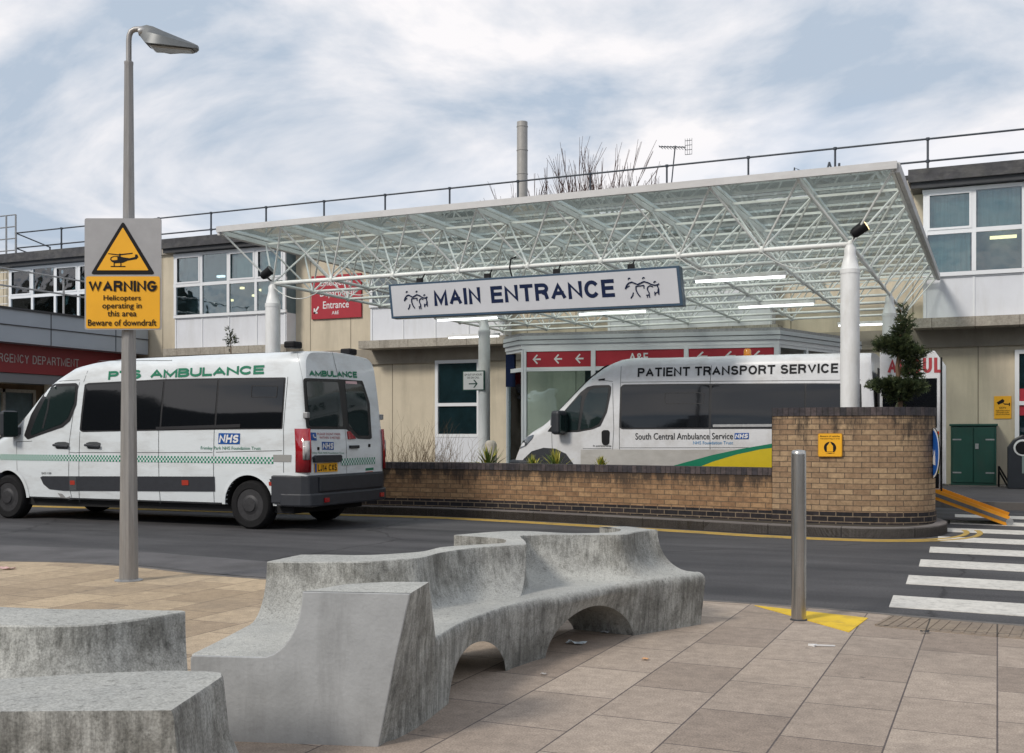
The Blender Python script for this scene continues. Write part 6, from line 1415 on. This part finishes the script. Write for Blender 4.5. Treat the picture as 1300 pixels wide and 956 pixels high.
for k, (px, hh, ll) in enumerate(((496, 1.35, 'beside the ambulance rear'), (515, 1.55, 'the tallest, one step from the ambulance'), (533, 1.25, 'short one between two taller ones'), (548, 1.45, 'in front of the ground floor window edge'), (566, 1.1, 'low one under the ground floor window'), (583, 1.2, 'closest to the canopy column'))):
    a = onY(px, 590, 16.1); dry_shrub(a.x, 16.1+(k % 2)*.2, hh, .5, 30+k, 'brown leafless shrub behind the low wall, '+ll)
M_yuc = mat('yucca_leaf', (0.40, 0.37, 0.06), .5, var=.35, scale=12); M_yuc2 = mat('yucca_leaf_green', (0.09, 0.14, 0.03), .5, var=.3)
def yucca(px, top, wpx, seed, label):
    a = onY(px, 592, 15.85); rnd = random.Random(seed); z = onY(px, top, 15.85).z; t = thing('spiky_plant', label, 'plant', (a.x, 15.85, .11), group='spiky plants behind the low wall'); g = MB(); H = z-.11; W_ = wpx/2/FPX*16.5*1.8
    g.bar((0, 0, 0), (0, 0, H*.55), .03, 6, .025)
    for k in range(60):
        an = rnd.uniform(0, 6.28); el = rnd.uniform(.15, 1.45); L_ = math.hypot(W_, H*.25)*rnd.uniform(.75, 1.15); d = Vector((math.cos(an)*math.cos(el), math.sin(an)*math.cos(el), math.sin(el))); b = Vector((0, 0, max(.1, H-L_*.8))); s = Vector((-math.sin(an), math.cos(an), 0))*.016
        m1_ = b+d*L_*.55; e = b+d*L_+Vector((0, 0, -L_*.22*math.cos(el))); g.add([b-s*.7, b+s*.7, m1_+s, e, m1_-s], [(0,1,2,3,4)], rnd.choice((0, 0, 1)))
    g.build('leaves', [M_yuc, M_yuc2], t)
yucca(620, 568, 40, 1, 'largest yellow green spiky plant, beside the canopy column'); yucca(676, 580, 26, 2, 'small yellow green spiky plant in front of the van bumper'); yucca(706, 573, 34, 3, 'yellow green spiky plant in front of the van front wheel'); yucca(763, 581, 14, 4, 'smallest spiky plant, below the van door handle')
a = onY(623, 575, 17.6); st_ = thing('stone_post', 'weathered grey round topped stone post behind the spiky plant', 'post', (a.x, 17.6, 0)); zt = onY(623, 559, 17.6).z
g = MB(); g.lathe([(.11, 0), (.11, zt-.08), (.09, zt-.03), (.05, zt)], (0, 0, 0), n=16); g.build('post_shaft', M_ledge, st_, smooth=40)
# small cluster of pale flowers on the planter
for px, ll in ((1058, 'beside the white column foot'), (1095, 'between the column and the conifer')):
    a = onY(px, 514, 15.1); fl = thing('planter_weed', 'small green weed with pale flowers on the planter edge '+ll, 'plant', (a.x, 15.1, 1.52)); rnd = random.Random(px); g = MB(); h2 = MB()
    for k in range(40):
        p = Vector((rnd.gauss(0, .09), rnd.gauss(0, .05), 0)); q = p+Vector((rnd.gauss(0, .02), 0, rnd.uniform(.03, .1))); g.bar(p, q, .004, 3); s = Vector((.012, 0, .012)); g.add([q-s, q+Vector((.02, .01, -.01)), q+s], [(0,1,2)])
        if k % 5 == 0: h2.lathe([(.014, -.004), (.017, .004), (.006, .012)], q, n=6)
    g.build('leaves', M_fir2, fl); h2.build('flowers', M_lwhite, fl)

# ================================================================== LITTER
def litter(name, px, py, w_, d_, col, label, seed, z=ZP, fork=False):
    a = onZ(px, py, z); rnd = random.Random(seed); t = MB(a); n = 5; P = {}
    if fork:
        g = MB(); u = Vector((ct, st, 0)); 
        g.beam(Vector((a.x, a.y, z+.01))-u*w_/2, Vector((a.x, a.y, z+.006))+u*w_/2, .012, .006); g.prism([(a.x-u.x*w_/2-.03, a.y-u.y*w_/2+.01), (a.x-u.x*w_/2+.01, a.y-u.y*w_/2-.015), (a.x-u.x*w_/2+.02, a.y-u.y*w_/2+.02)], z+.002, z+.014)
        o = g.build(name, mat('litter_white', (.7, .7, .7), .5)); tag(o, label, 'litter'); return
    vs = []; fs = []
    for i in range(n):
        for j in range(n): vs.append((a.x+(i/(n-1)-.5)*w_+rnd.gauss(0, w_*.05), a.y+(j/(n-1)-.5)*d_+rnd.gauss(0, d_*.05), z+.006+abs(rnd.gauss(0, w_*.08))))
    for i in range(n-1):
        for j in range(n-1): fs.append((i*n+j, (i+1)*n+j, (i+1)*n+j+1, i*n+j+1))
    g = MB(); g.add(vs, fs); o = g.build(name, mat('litter_'+name, col, .6)); md = o.modifiers.new('s', 'SOLIDIFY'); md.thickness = .002; tag(o, label, 'litter')
litter('crumpled_tissue', 731, 818, .11, .05, (.55, .62, .66), 'pale blue crumpled tissue on the paving under the bench arch', 1)
litter('foil_wrapper', 768, 804, .05, .05, (.4, .42, .44), 'small grey foil scrap in the shade under the bench arch', 2)
litter('bread_crust', 819, 838, .035, .03, (.55, .30, .14), 'small orange brown crust on the paving before the bench', 3)
litter('plastic_fork', 1046, 821, .13, .02, (.7,)*3, 'white plastic fork lying on the paving near the yellow wedge', 4, fork=True)
litter('paper_scrap', 10, 723, .12, .06, (.6, .4, .38), 'small white and red paper scrap on the paving at the road edge', 5)
litter('rubber_scrap', 1174, 803, .05, .03, (.03, .03, .03), 'small black scrap on the ribbed slabs', 6, z=ZP+.006)
litter('torn_paper', 690, 857, .03, .02, (.4, .38, .36), 'tiny torn paper piece on the paving in front of the bench', 7)

# unseen dark band added behind the viewer to darken the van window reflections
rnd = random.Random(5); g = MB(); n = 60
for ring, (rad, hh) in enumerate(((55, 10.0),)):
    vs = []
    for k in range(n+1):
        a = R(150)+R(240)*k/n; x, y = math.cos(a)*rad, math.sin(a)*rad; h_ = hh+rnd.uniform(-1.8, 2.2); vs += [(x, y, 0), (x, y, h_), (x*1.12, y*1.12, h_*.95), (x*1.12, y*1.12, 0)]
    g.add(vs, [(4*k+i, 4*k+4+i, 4*k+5+i, 4*k+1+i) for k in range(n) for i in range(3)])
tag(g.build('reflection_band', mat('reflection_band_dark', (0.03, 0.035, 0.025), .95, var=.4, scale=.4)), kind='structure')
